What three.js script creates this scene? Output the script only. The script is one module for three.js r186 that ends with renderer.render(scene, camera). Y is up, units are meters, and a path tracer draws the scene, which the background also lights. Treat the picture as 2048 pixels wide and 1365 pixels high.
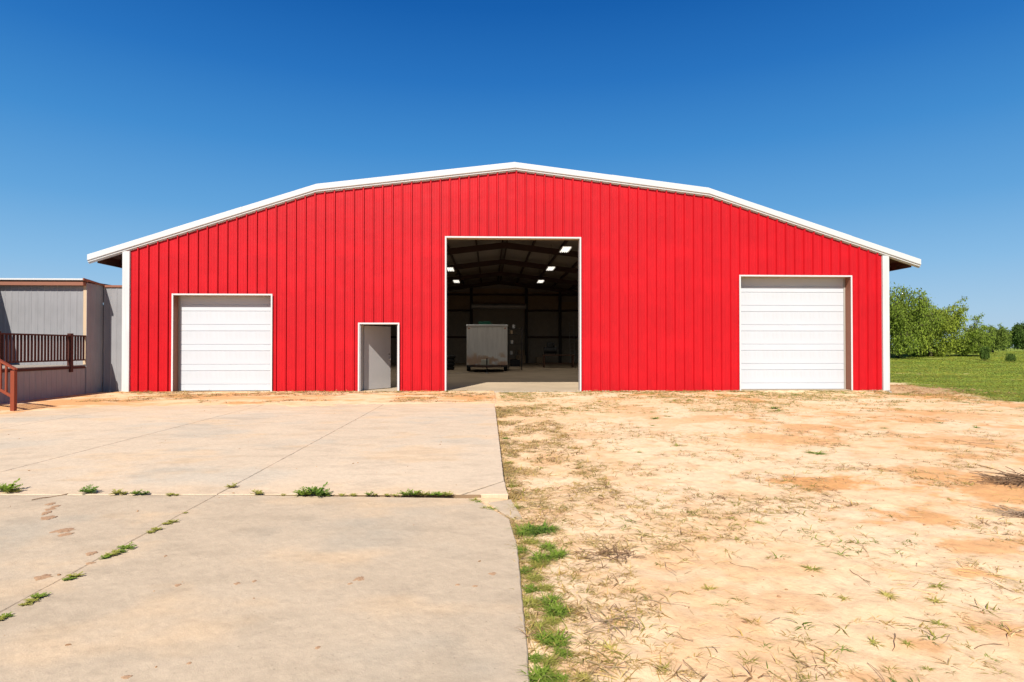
import * as THREE from 'three';
import { mergeGeometries, toCreasedNormals } from 'three/addons/utils/BufferGeometryUtils.js';
import { RoundedBoxGeometry } from 'three/addons/geometries/RoundedBoxGeometry.js';
import { RectAreaLightUniformsLib } from 'three/addons/lights/RectAreaLightUniformsLib.js';

// ---------------------------------------------------------------- camera, sky, sun, exposure
const scene = new THREE.Scene();
const FOCAL = 1186, YAW = 0.0378, PITCH = 0.0103;
const EYE = new THREE.Vector3(-0.818, 1.423, 19.03);
const camera = new THREE.PerspectiveCamera(2 * Math.atan(682.5 / FOCAL) * 180 / Math.PI, 2048 / 1365, 0.1, 3000);
camera.position.copy(EYE); camera.rotation.order = 'YXZ'; camera.rotation.set(PITCH, -YAW, 0);
camera.updateMatrixWorld();

const renderer = new THREE.WebGLRenderer({ antialias: true });
renderer.toneMapping = THREE.LinearToneMapping;
const EXPOSURE = 1.62;
renderer.toneMappingExposure = EXPOSURE;
renderer.shadowMap.enabled = true;
RectAreaLightUniformsLib.init();

const SUN = new THREE.Vector3(-0.185, 0.709, 0.680).normalize();   // towards the sun: behind the photographer's left shoulder
{
  const W = 512, H = 512, data = new Float32Array(W * H * 4);
  const lin = c => c.map(v => { v /= 255; return v <= 0.04045 ? v / 12.92 : ((v + 0.055) / 1.055) ** 2.4; });
  // clear sky: elevation in degrees -> colour as the photograph shows it
  const stops = [[-90, [120, 105, 85]], [-2, [150, 150, 140]], [0, [186, 208, 226]], [3, [168, 203, 230]], [7, [137, 188, 229]], [12, [100, 165, 220]],
    [18, [67, 141, 208]], [24, [42, 116, 192]], [30, [24, 95, 173]], [45, [15, 74, 146]], [90, [12, 62, 128]]].map(([e, c]) => [e, lin(c)]);
  for (let j = 0; j < H; j++) {
    const e = (j + 0.5) / H * 180 - 90;
    let k = 0; while (k < stops.length - 2 && e > stops[k + 1][0]) k++;
    const t = Math.min(1, Math.max(0, (e - stops[k][0]) / (stops[k + 1][0] - stops[k][0])));
    for (let i = 0; i < W; i++) {
      const o = (j * W + i) * 4;
      for (let c = 0; c < 3; c++) data[o + c] = (stops[k][1][c] * (1 - t) + stops[k + 1][1][c] * t) / EXPOSURE;
      data[o + 3] = 1;
    }
  }
  const sky = new THREE.DataTexture(data, W, H, THREE.RGBAFormat, THREE.FloatType);
  sky.mapping = THREE.EquirectangularReflectionMapping; sky.magFilter = THREE.LinearFilter; sky.needsUpdate = true;
  scene.background = sky; scene.environment = sky;
}
const sun = new THREE.DirectionalLight(new THREE.Color().setRGB(1, 0.955, 0.88), 4.5);
sun.position.copy(SUN).multiplyScalar(60); sun.target.position.set(0, 0, 0);
sun.castShadow = true; sun.shadow.mapSize.set(4096, 4096);
Object.assign(sun.shadow.camera, { left: -30, right: 30, top: 30, bottom: -30, near: 1, far: 140 });
scene.add(sun, sun.target);

// ---------------------------------------------------------------- helpers
function rng(seed) { let a = seed >>> 0; return () => { a = (a + 0x6D2B79F5) | 0; let t = Math.imul(a ^ (a >>> 15), 1 | a); t = (t + Math.imul(t ^ (t >>> 7), 61 | t)) ^ t; return ((t ^ (t >>> 14)) >>> 0) / 4294967296; }; }
function hash(i, j) { let h = Math.imul(i, 374761393) + Math.imul(j, 668265263) | 0; h = Math.imul(h ^ (h >>> 13), 1274126177); return ((h ^ (h >>> 16)) >>> 0) / 4294967296; }
function vn(x, y, per = 0) {
  const xi = Math.floor(x), yi = Math.floor(y); let fx = x - xi, fy = y - yi;
  fx = fx * fx * (3 - 2 * fx); fy = fy * fy * (3 - 2 * fy);
  const w = per ? v => ((v % per) + per) % per : v => v;
  const a = hash(w(xi), w(yi)), b = hash(w(xi + 1), w(yi)), c = hash(w(xi), w(yi + 1)), d = hash(w(xi + 1), w(yi + 1));
  return a + (b - a) * fx + (c - a) * fy + (a - b - c + d) * fx * fy;
}
function fbm(x, y, oct = 4, per = 0) { let s = 0, a = 0.5, n = 0; for (let k = 0; k < oct; k++) { s += a * vn(x + k * 17, y + k * 31, per); n += a; a *= 0.5; x *= 2; y *= 2; per *= 2; } return s / n; }
const clamp = (v, a = 0, b = 1) => Math.min(b, Math.max(a, v));
const ss = (a, b, v) => { const t = clamp((v - a) / (b - a)); return t * t * (3 - 2 * t); };
const lerp = (a, b, t) => a + (b - a) * t;
const toS = v => v <= 0.0031308 ? v * 12.92 : 1.055 * Math.pow(v, 1 / 2.4) - 0.055;

// a pixel of the photograph -> a point where its ray meets the plane y = h or z = d
function ray(u, v) { return new THREE.Vector3((u - 1024) / FOCAL, -(v - 682.5) / FOCAL, -1).applyEuler(camera.rotation); }
function atY(u, v, h = 0) { const r = ray(u, v); return r.multiplyScalar((h - EYE.y) / r.y).add(EYE); }
function atZ(u, v, d = 0) { const r = ray(u, v); return r.multiplyScalar((d - EYE.z) / r.z).add(EYE); }

const taken = {};
function numbered(name) { const n = taken[name] = (taken[name] ?? -1) + 1; return n ? `${name}_${String(n).padStart(3, '0')}` : name; }
function finish(o) { o.traverse(m => { if (m.isMesh) { m.castShadow = true; m.receiveShadow = true; } }); return o; }
function part(name, geo, mat, parent) { const m = new THREE.Mesh(Array.isArray(geo) ? merge(geo) : geo, mat); m.name = name; m.castShadow = m.receiveShadow = true; parent.add(m); return m; }
function tag(o, label, category, group, kind) { if (label) o.userData.label = label; if (category) o.userData.category = category; if (group) o.userData.group = group; if (kind) o.userData.kind = kind; return o; }
function thing(name, label, category, pos = [0, 0, 0], turn = 0, group) { const g = new THREE.Group(); g.name = numbered(name); g.position.set(...pos); g.rotation.y = turn; scene.add(g); return tag(g, label, category, group); }
function single(name, geo, mat, label, category, group) { const m = part(numbered(name), geo, mat, scene); return tag(m, label, category, group); }
function copyOf(o, label, pos, turn = 0, scale = [1, 1, 1], group) { const c = o.clone(); c.name = numbered(o.name.replace(/_\d{3}$/, '')); scene.add(c); c.userData = { ...o.userData }; c.position.set(...pos); c.rotation.y = turn; c.scale.set(...scale); if (label) c.userData.label = label; if (group) c.userData.group = group; return c; }
function merge(list) { return mergeGeometries(list.map(g => { const h = g.index ? g.toNonIndexed() : g; for (const k of Object.keys(h.attributes)) if (!['position', 'normal', 'uv'].includes(k)) h.deleteAttribute(k); return h; })); }
function bx(x0, x1, y0, y1, z0, z1) { const g = new THREE.BoxGeometry(x1 - x0, y1 - y0, z1 - z0); g.translate((x0 + x1) / 2, (y0 + y1) / 2, (z0 + z1) / 2); return g; }
function rb(x0, x1, y0, y1, z0, z1, r = 0.006) { const g = new RoundedBoxGeometry(x1 - x0, y1 - y0, z1 - z0, 1, Math.min(r, (x1 - x0) / 2.1, (y1 - y0) / 2.1, (z1 - z0) / 2.1)); g.translate((x0 + x1) / 2, (y0 + y1) / 2, (z0 + z1) / 2); return g; }
function bar(a, b, w, h) { // a square bar from a to b
  const A = new THREE.Vector3(...a), B = new THREE.Vector3(...b), L = A.distanceTo(B);
  const g = new RoundedBoxGeometry(w, h, L, 1, Math.min(w, h) * 0.12); g.translate(0, 0, L / 2);
  const m = new THREE.Matrix4().lookAt(B, A, new THREE.Vector3(0, 1, 0)); g.applyMatrix4(m); g.translate(...a); return g;
}
function cyl(a, b, r0, r1 = r0, seg = 10) {
  const A = new THREE.Vector3(...a), B = new THREE.Vector3(...b), L = A.distanceTo(B);
  const g = new THREE.CylinderGeometry(r1, r0, L, seg); g.translate(0, L / 2, 0);
  g.applyQuaternion(new THREE.Quaternion().setFromUnitVectors(new THREE.Vector3(0, 1, 0), B.clone().sub(A).normalize())); g.translate(...a); return g;
}
function geoFrom(pos, uv, flat = true) {
  const g = new THREE.BufferGeometry(); g.setAttribute('position', new THREE.Float32BufferAttribute(pos, 3));
  g.setAttribute('uv', new THREE.Float32BufferAttribute(uv ?? new Array(pos.length / 3 * 2).fill(0), 2)); g.computeVertexNormals(); return g;
}
// a closed outline [[z,h]...] swept between two points of a polyline in x-y, ends cut upright
function sweep(section, x0, y0, x1, y1) {
  const pos = [], n = section.length, q = (a, b, c, d) => pos.push(...a, ...b, ...c, ...a, ...c, ...d);
  const P = (k, s) => s ? [x1, y1 + section[k % n][1], section[k % n][0]] : [x0, y0 + section[k % n][1], section[k % n][0]];
  for (let k = 0; k < n; k++) q(P(k, 0), P(k, 1), P(k + 1, 1), P(k + 1, 0));
  for (let k = 1; k < n - 1; k++) { pos.push(...P(0, 0), ...P(k, 0), ...P(k + 1, 0)); pos.push(...P(0, 1), ...P(k + 1, 1), ...P(k, 1)); }
  return geoFrom(pos);
}
function std(rgb, roughness = 0.8, more = {}) { const m = new THREE.MeshPhysicalMaterial({ roughness, metalness: 0, specularIntensity: 0.5, side: THREE.DoubleSide, ...more }); m.color.setRGB(...rgb); return m; }
function tex(size, f, srgb, repeat = 1, h = size) { // f(u,v) -> [r,g,b] or a number, 0..1 (display values where srgb)
  const d = new Uint8Array(size * h * 4);
  for (let j = 0; j < h; j++) for (let i = 0; i < size; i++) {
    const c = f((i + 0.5) / size, (j + 0.5) / h), o = (j * size + i) * 4, a = Array.isArray(c);
    d[o] = clamp(a ? c[0] : c) * 255; d[o + 1] = clamp(a ? c[1] : c) * 255; d[o + 2] = clamp(a ? c[2] : c) * 255; d[o + 3] = 255;
  }
  const t = new THREE.DataTexture(d, size, h); t.wrapS = t.wrapT = THREE.RepeatWrapping; t.magFilter = THREE.LinearFilter; t.minFilter = THREE.LinearMipmapLinearFilter; t.generateMipmaps = true;
  if (srgb) t.colorSpace = THREE.SRGBColorSpace; t.repeat.set(repeat, repeat); t.needsUpdate = true; return t;
}

// ---------------------------------------------------------------- materials
const grainTile = tex(512, (u, v) => 0.86 + 0.14 * fbm(u * 32, v * 32, 4, 32) - 0.05 * (hash(u * 512 | 0, v * 512 | 0) > 0.93), true);
const wallBump = tex(512, (u, v) => 0.5 + 0.5 * (fbm(u * 8, v * 8, 3, 8) - 0.5) + 0.06 * (fbm(u * 64, v * 64, 2, 64) - 0.5), false);
const paintTile = tex(512, (u, v) => { const w = fbm(u * 6, v * 6, 4, 6), s = fbm(u * 96, v * 8, 2, 8); return 0.90 + 0.10 * w - 0.045 * s; }, true);
const doorTile = tex(512, (u, v) => { const w = fbm(u * 5, v * 5, 5, 5), s = ss(0.62, 0.8, fbm(u * 40, v * 5, 3, 5)); return [0.985 - 0.03 * w - 0.012 * s, 0.983 - 0.03 * w - 0.014 * s, 0.98 - 0.033 * w - 0.018 * s]; }, true);
const M = {
  red: std([0.54, 0.005, 0.011], 0.5, { map: paintTile, bumpMap: wallBump, bumpScale: 0.012 }),
  white: std([0.66, 0.66, 0.645], 0.4, { map: paintTile }),
  doorWhite: std([0.545, 0.565, 0.595], 0.4, { map: doorTile }),
  leaf: std([0.46, 0.44, 0.43], 0.5, { map: doorTile }),
  roof: std([0.55, 0.56, 0.56], 0.45, { metalness: 0.2 }),
  steel: std([0.075, 0.045, 0.038], 0.7),
  wood: std([0.12, 0.06, 0.04], 0.85, { map: grainTile }),
  blanket: std([0.42, 0.36, 0.31], 0.95, { map: grainTile }),
  liner: std([0.4, 0.36, 0.3], 0.8, { map: grainTile }),
  tanLiner: std([0.45, 0.34, 0.23], 0.8, { map: grainTile }),
  darkSteel: std([0.05, 0.045, 0.045], 0.6),
  jambMetal: std([0.4, 0.36, 0.31], 0.6, { map: grainTile }),
  galv: std([0.5, 0.5, 0.5], 0.45, { metalness: 0.4 }),
  greyMetal: std([0.30, 0.295, 0.30], 0.5, { map: paintTile, bumpMap: wallBump, bumpScale: 0.003 }),
  brownTrim: std([0.25, 0.105, 0.065], 0.6),
  tanTrim: std([0.5, 0.37, 0.24], 0.6),
  redwood: std([0.28, 0.06, 0.027], 0.65, { map: grainTile }),
  shadedRedwood: std([0.075, 0.022, 0.015], 0.65, { map: grainTile }),  // same redwood, with the shade on the deck railing put into its colour
  deckBoard: std([0.34, 0.29, 0.24], 0.85, { map: grainTile }),
  black: std([0.02, 0.02, 0.02], 0.6),
  rubber: std([0.025, 0.025, 0.025], 0.85),
  green: std([0.03, 0.16, 0.1], 0.8),
  chrome: std([0.6, 0.6, 0.6], 0.25, { metalness: 0.9 }),
};

// ---------------------------------------------------------------- ground: sand in front, meadow beside and behind the barn
const slabRight = z => -0.665 + 0.012 * (fbm(z * 1.3, 3.1, 3) - 0.5) * 2;
const jointZ = x => 13.28 + 0.034 * (x + 0.65);
function sandEdge(x) { // how far the blown sand lies over the concrete in front of the barn
  const n = (fbm(x * 0.9, 7.7, 4) - 0.5) * 1.5;
  return 4.35 + n * 0.8 + 2.6 * ss(-9.6, -12.2, x) - 0.3 * ss(-5, -2, x);
}
function grassiness(x, z) {
  if (x < 10 && z > -34) return 0;
  const edge = 13.4 + 0.17 * (3.5 - Math.max(z, -4)) - 1.6 * ss(-6, -14, z);
  let g = ss(-0.9, 1.2, x - edge + (fbm(x * 0.55, z * 0.8, 4) - 0.5) * 4.5);
  const bare = ss(0.60, 0.68, fbm(x * 0.22 + 9, z * 0.33 + 4, 4));
  return g * (1 - 0.45 * bare * ss(-40, -16, z));
}
function groundHeight(x, z) {
  const n1 = fbm(x * 0.5 + 5, z * 0.5 + 2, 3) - 0.5, n2 = fbm(x * 3.1, z * 3.1, 3) - 0.5, n3 = fbm(x * 11, z * 11, 2) - 0.5;
  let h;
  const onSlab = x < slabRight(z);
  if (onSlab && z > -0.3) {
    const t = sandEdge(x) - z + (n2 * 0.9 + n3 * 0.35);
    h = t > 0 ? 0.004 + 0.020 * ss(0, 2.0, t) + 0.012 * n2 * ss(0, 0.6, t) : -0.16 * ss(0, 0.5, -t);
    if (z < 0.5) h += (0.03 * n2 + 0.03 * n3) * (1 - ss(0.1, 0.5, z));
    if (x < -12.2) h = Math.max(h, -0.02 + 0.02 * n2);
    h = Math.max(h, -0.16 + 0.135 * Math.exp(-(((x + 0.85) / 0.32) ** 4 + ((z - 13.52) / 0.45) ** 4)) + 0.02 * n2);
  } else {
    const beside = Math.exp(-(((x + 0.65) / 0.9) ** 2));
    h = -0.015 + 0.05 * n1 + 0.026 * n2 + 0.014 * n3;
    h -= beside * (0.055 * ss(4.2, 7, z) * (1 - ss(13.0, 13.8, z)) + 0.012 * ss(13.2, 14, z));
    h += 0.10 * Math.exp(-(((x - 13.6) / 1.2) ** 2 + ((z + 1.2) / 1.0) ** 2)) + 0.05 * Math.exp(-(((x - 14.6) / 1.0) ** 2 + ((z - 0.6) / 1.0) ** 2));
    h -= 0.09 * ss(11, 12.2, x) * Math.exp(-(((z - 0.3) / 0.9) ** 2)) * (1 - ss(12.6, 13.2, x));
    if (z < 0.6 && x > -0.7 && x < 12.2) h = lerp(0.006 + 0.05 * n2 + 0.03 * n3, h, ss(0, 0.5, z));
  }
  if (z < 0 && Math.abs(x) < 12.25 && z > -34) h = -0.25;
  const far = ss(-18, -50, z) * ss(11, 20, Math.abs(x));
  h += 0.72 * far + 0.25 * far * (fbm(x * 0.05, z * 0.05, 3) - 0.5);
  return h;
}
const SAND = [0.73, 0.5, 0.292], RUST = [0.62, 0.31, 0.122], PALE = [0.75, 0.535, 0.332], MEADOW = [0.2, 0.24, 0.036], SOIL = [0.38, 0.21, 0.10];
// orange patches the photograph shows, as pixels: u, v, half width, half height, strength
const patches = [[1650, 962, 95, 15, 1], [1570, 875, 120, 12, .7], [1850, 945, 90, 14, .7], [1985, 975, 130, 34, .9], [1830, 1028, 70, 16, .9], [1960, 1085, 110, 14, .8], [1900, 880, 120, 12, .7], [1945, 1142, 50, 10, .8],
  [1860, 1285, 36, 14, .7], [2010, 1250, 70, 16, .6], [1330, 1130, 40, 12, .5], [1725, 1345, 40, 14, .6], [1500, 1240, 50, 20, .45], [1180, 870, 60, 8, .4], [1880, 830, 140, 10, .6], [940, 797, 70, 6, .9], [560, 797, 140, 5, .6], [250, 815, 90, 8, .6], [120, 825, 90, 8, .5], [1240, 1235, 40, 14, .35], [1850, 790, 70, 8, 1]].map(([u, v, a, b, k]) => {
    const c = atY(u, v), r = atY(u + a, v), t = atY(u, v - b); return [c.x, c.z, r.x - c.x, Math.abs(t.z - c.z), k]; });
function groundColor(x, z) {
  const n = fbm(x * 0.8 + 3, z * 0.8 + 1, 4), m = fbm(x * 4 + 1, z * 4 + 8, 4), f = fbm(x * 17, z * 17, 3);
  let o = 0;
  for (const [cx, cz, rx, rz, k] of patches) { const q = ((x - cx) / rx) ** 2 + ((z - cz) / rz) ** 2; if (q < 5) o = Math.max(o, k * ss(0.2, 0.65, Math.exp(-q * 0.9) * 0.9 + (m - 0.5) * 1.0 + (f - 0.5) * 0.9)); }
  o = Math.max(o, 0.85 * ss(0.50, 0.66, n * 0.65 + m * 0.35) * ss(1.5, 7, x + 0.25 * (14 - z)));
  if (x < -0.7) o = Math.max(o, 0.9 * ss(0.42, 0.62, fbm(x * 0.7 + 21, z * 1.6, 4) * 0.7 + m * 0.3));
  o = Math.max(o, 0.35 * ss(0.5, 0.72, m));
  const p = ss(0.45, 0.6, fbm(x * 0.6 + 40, z * 0.6, 3));
  const c = [0, 1, 2].map(k => lerp(lerp(SAND[k], PALE[k], p), RUST[k], o));
  const soil = ss(0.35, 0.75, Math.exp(-(((x - 13.8) / 2.2) ** 2 + ((z + 0.2) / 2.2) ** 2)) + (m - 0.5) * 0.9);
  const g = grassiness(x, z);
  const tone = 0.9 + 0.22 * f;
  const mow = 0.75 + 0.6 * fbm(x * 0.3, z * 0.9, 4);
  return [0, 1, 2].map(k => lerp(lerp(c[k], SOIL[k], soil * 0.7) * tone, MEADOW[k] * mow, g));
}
{
  const xs = [], zs = [];
  const fill = (a, from, to, step) => { for (let v = from; v < to - 1e-6; v += step) a.push(v); };
  let g = []; { let v = -16, s = 0.6; while (v > -260) { g.push(v); v -= s; s *= 1.14; } g.reverse(); }
  xs.push(...g); fill(xs, -15.6, -12.8, 0.1); fill(xs, -12.8, -0.9, 0.075); fill(xs, -0.9, 4.6, 0.032); fill(xs, 4.6, 16, 0.07); fill(xs, 16, 40, 0.4);
  { let v = 40, s = 0.6; while (v < 420) { xs.push(v); v += s; s *= 1.13; } }
  { let v = -10, s = 0.3; const h = []; while (v > -700) { h.push(v); v -= s; s *= 1.09; } zs.push(...h.reverse()); }
  fill(zs, -9.8, -0.3, 0.12); fill(zs, -0.3, 6, 0.055); fill(zs, 6, 12, 0.05); fill(zs, 12, 17.4, 0.028); fill(zs, 17.4, 24, 0.4); zs.push(26, 30, 40, 60);
  const nx = xs.length, nz = zs.length, pos = new Float32Array(nx * nz * 3), col = new Float32Array(nx * nz * 3), uv = new Float32Array(nx * nz * 2), idx = [];
  for (let j = 0; j < nz; j++) for (let i = 0; i < nx; i++) {
    const k = j * nx + i, x = xs[i], z = zs[j], c = groundColor(x, z);
    pos.set([x, groundHeight(x, z), z], k * 3); col.set(c, k * 3); uv.set([x / 1.7, z / 1.7], k * 2);
    if (i < nx - 1 && j < nz - 1) idx.push(k, k + nx, k + 1, k + 1, k + nx, k + nx + 1);
  }
  const geo = new THREE.BufferGeometry();
  geo.setAttribute('position', new THREE.BufferAttribute(pos, 3)); geo.setAttribute('color', new THREE.BufferAttribute(col, 3)); geo.setAttribute('uv', new THREE.BufferAttribute(uv, 2));
  geo.setIndex(idx); geo.computeVertexNormals();
  const grain = tex(1024, (u, v) => { const i = u * 1024 | 0, j = v * 1024 | 0, s = hash(i + 7, j + 3);
    return 0.93 + 0.09 * fbm(u * 24, v * 24, 5, 24) + 0.05 * (hash(i, j) - 0.5) - (s > 0.992 ? 0.2 : 0) - 0.05 * ss(0.63, 0.74, fbm(u * 48 + 5, v * 48, 3, 48)); }, true);
  const bump = tex(1024, (u, v) => 0.6 * fbm(u * 16, v * 16, 5, 16) + 0.3 * fbm(u * 80, v * 80, 3, 80) + 0.1 * hash(u * 1024 | 0, v * 1024 | 0), false);
  const m = std([1, 1, 1], 0.95, { map: grain, bumpMap: bump, bumpScale: 0.012, vertexColors: true, specularIntensity: 0.15 });
  tag(single('ground', geo, m), 'pale orange sandy yard running into green meadow beside the barn', 'ground', null, 'structure');
}

// ---------------------------------------------------------------- concrete apron: separate pours with open joints
{
  const X0 = -13.4, X1 = 0, Z0 = 3.6, Z1 = 18.4;
  const map = tex(2048, (u, v) => {
    const x = lerp(X0, X1, u), z = lerp(Z0, Z1, v);
    const far = z < jointZ(x) ? 1 : 0;
    const big = fbm(x * 0.55 + 2, z * 0.55, 3), mid = fbm(x * 2.3, z * 2.3 + 5, 4), fine = fbm(x * 22, z * 22, 3), sweepy = fbm(x * 0.8 + z * 0.5, z * 5 - x * 2, 3);
    let b = far ? [0.585, 0.46, 0.325] : [0.485, 0.378, 0.262];
    let s = 0.90 + 0.10 * big + 0.09 * mid + 0.08 * sweepy - 0.06;
    const pit = hash((u * 2048 | 0) + 77, (v * 2048 | 0) + 5);
    s += 0.16 * (fine - 0.5) + 0.09 * (hash(u * 2048 | 0, v * 2048 | 0) - 0.5) - (pit > 0.9985 ? 0.3 : pit > 0.994 ? 0.12 : 0);
    // blown sand lying on the concrete
    const dust = 0.9 * ss(0.5, 0.74, 0.55 * fbm(x * 1.1 + 30, z * 2.6, 4) + 0.45 * mid) + 0.7 * ss(6.4, 4.4, z - 2.4 * ss(-9, -12.5, x) + (mid - 0.5) * 3) + 0.6 * ss(-0.5, 0.15, -Math.abs(z - jointZ(x) + 0.08) + (mid - 0.42) * 0.4) * far;
    const grey = ss(0.5, 0.7, fbm(x * 0.9 + 60, z * 0.9, 4));
    const stain = ss(0.5, 0.8, fbm(x * 3 + 9, z * 6 + 2, 5)) * 0.10;
    return [0, 1, 2].map(k => toS(clamp(lerp(b[k] * (1 - (k === 0 ? 0.10 : k === 1 ? 0.05 : 0) * grey), [0.60, 0.42, 0.25][k], clamp(dust) * 0.6) * s * (1 - stain))));
  }, true);
  map.wrapS = map.wrapT = THREE.ClampToEdgeWrapping;
  const bump = tex(1024, (u, v) => 0.55 * fbm(u * 64, v * 64, 4, 64) + 0.3 * fbm(u * 10, v * 10, 3, 10) + 0.15 * hash(u * 1024 | 0, v * 1024 | 0), false, 5);
  const m = std([1, 1, 1], 0.88, { map, bumpMap: bump, bumpScale: 0.007, specularIntensity: 0.25 });
  const apron = thing('concrete_apron'); apron.userData.kind = 'structure';
  tag(apron, 'tan concrete apron of several pours in front of the left half of the barn', 'concrete apron');
  function pour(pts, top, tiltX = 0, tiltZ = 0) {
    // rough the outline a little, then extrude down with a worn arris
    const r = rng(Math.round(pts[0][0] * 1000 + pts[0][1] * 77) >>> 0), out = [];
    for (let k = 0; k < pts.length; k++) {
      const a = pts[k], b = pts[(k + 1) % pts.length], L = Math.hypot(b[0] - a[0], b[1] - a[1]), n = Math.max(1, Math.round(L / 0.09));
      for (let i = 0; i < n; i++) { const t = i / n, w = i ? 0.007 : 0; out.push(new THREE.Vector2(lerp(a[0], b[0], t) + (r() - .5) * w, -(lerp(a[1], b[1], t) + (r() - .5) * w))); }
    }
    let g = new THREE.ExtrudeGeometry(new THREE.Shape(out), { depth: 0.16, bevelEnabled: true, bevelThickness: 0.006, bevelSize: 0.006, bevelOffset: -0.006, bevelSegments: 1, steps: 1 });
    g.rotateX(-Math.PI / 2); g.translate(0, top - 0.166, 0);
    const p = g.attributes.position, uv = g.attributes.uv, c = new THREE.Vector3(); g.computeBoundingBox(); g.boundingBox.getCenter(c);
    for (let i = 0; i < p.count; i++) { p.setY(i, p.getY(i) + (p.getX(i) - c.x) * tiltX + (p.getZ(i) - c.z) * tiltZ); uv.setXY(i, (p.getX(i) - X0) / (X1 - X0), (p.getZ(i) - Z0) / (Z1 - Z0)); }
    g.computeVertexNormals();
    return part('slab', g, m, apron);
  }
  const J = [-13.3, -9.38, -6.385, -3.45];
  const gap = 0.004;
  for (let k = 0; k < 3; k++) {
    const a = J[k] + gap, b = J[k + 1] - gap;
    pour([[a, 3.7], [b, 3.7], [b, jointZ(b) - 0.006], [a, jointZ(a) - 0.006]], 0.001 - k * 0.0008);
    pour([[a, jointZ(a) + 0.006], [b, jointZ(b) + 0.006], [b, 18.3], [a, 18.3]], -0.002 - k * 0.0008);
  }
  const fillM = std([0.3, 0.2, 0.12], 0.95, { map: grainTile, specularIntensity: 0.1 });
  for (const x of J.slice(1)) part('joint_fill', bx(x - 0.006, x + 0.006, -0.08, -0.009, 3.8, 18.2), fillM, apron);
  { const g = bx(-6.2, 6.2, -0.08, -0.006, -0.007, 0.007); g.rotateY(-0.034); g.translate(-7.1, 0, jointZ(-7.1)); part('joint_fill', g, fillM, apron); }
  const a = J[3] + gap, P = (u, v) => { const q = atY(u, v); return [q.x, q.z]; };
  const c0 = P(925, 988), c1 = P(1008, 961), c2 = [slabRight(0) + 0.01, jointZ(-0.6) - 0.01];
  pour([[a, 3.7], [-0.69, 3.7], [c1[0], c1[1]], [c0[0], c0[1]], [c0[0] - .02, jointZ(c0[0]) - 0.006], [a, jointZ(a) - 0.006]], 0);
  tag(pour([[c0[0] + .012, c0[1] + .008], [c1[0] + .004, c1[1] + .018], [c2[0] + .012, c2[1]], [c0[0] + .012, jointZ(c0[0]) - .006]], -0.006, 0.012, 0.01), 'snapped off corner of the slab');
  const d0 = P(948, 997), d1 = P(1026, 1038);
  pour([[a, jointZ(a) + 0.006], [d0[0], d0[1]], [d1[0] - .03, d1[1]], P(1034, 1090), P(1046, 1205), P(1060, 1365), [-0.63, 18.3], [a, 18.3]], -0.001);
  tag(pour([P(975, 1003), P(1022, 998), P(1050, 1036), P(1030, 1034)], -0.02, 0.02, -0.05), 'broken sunken piece of concrete');
}

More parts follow.
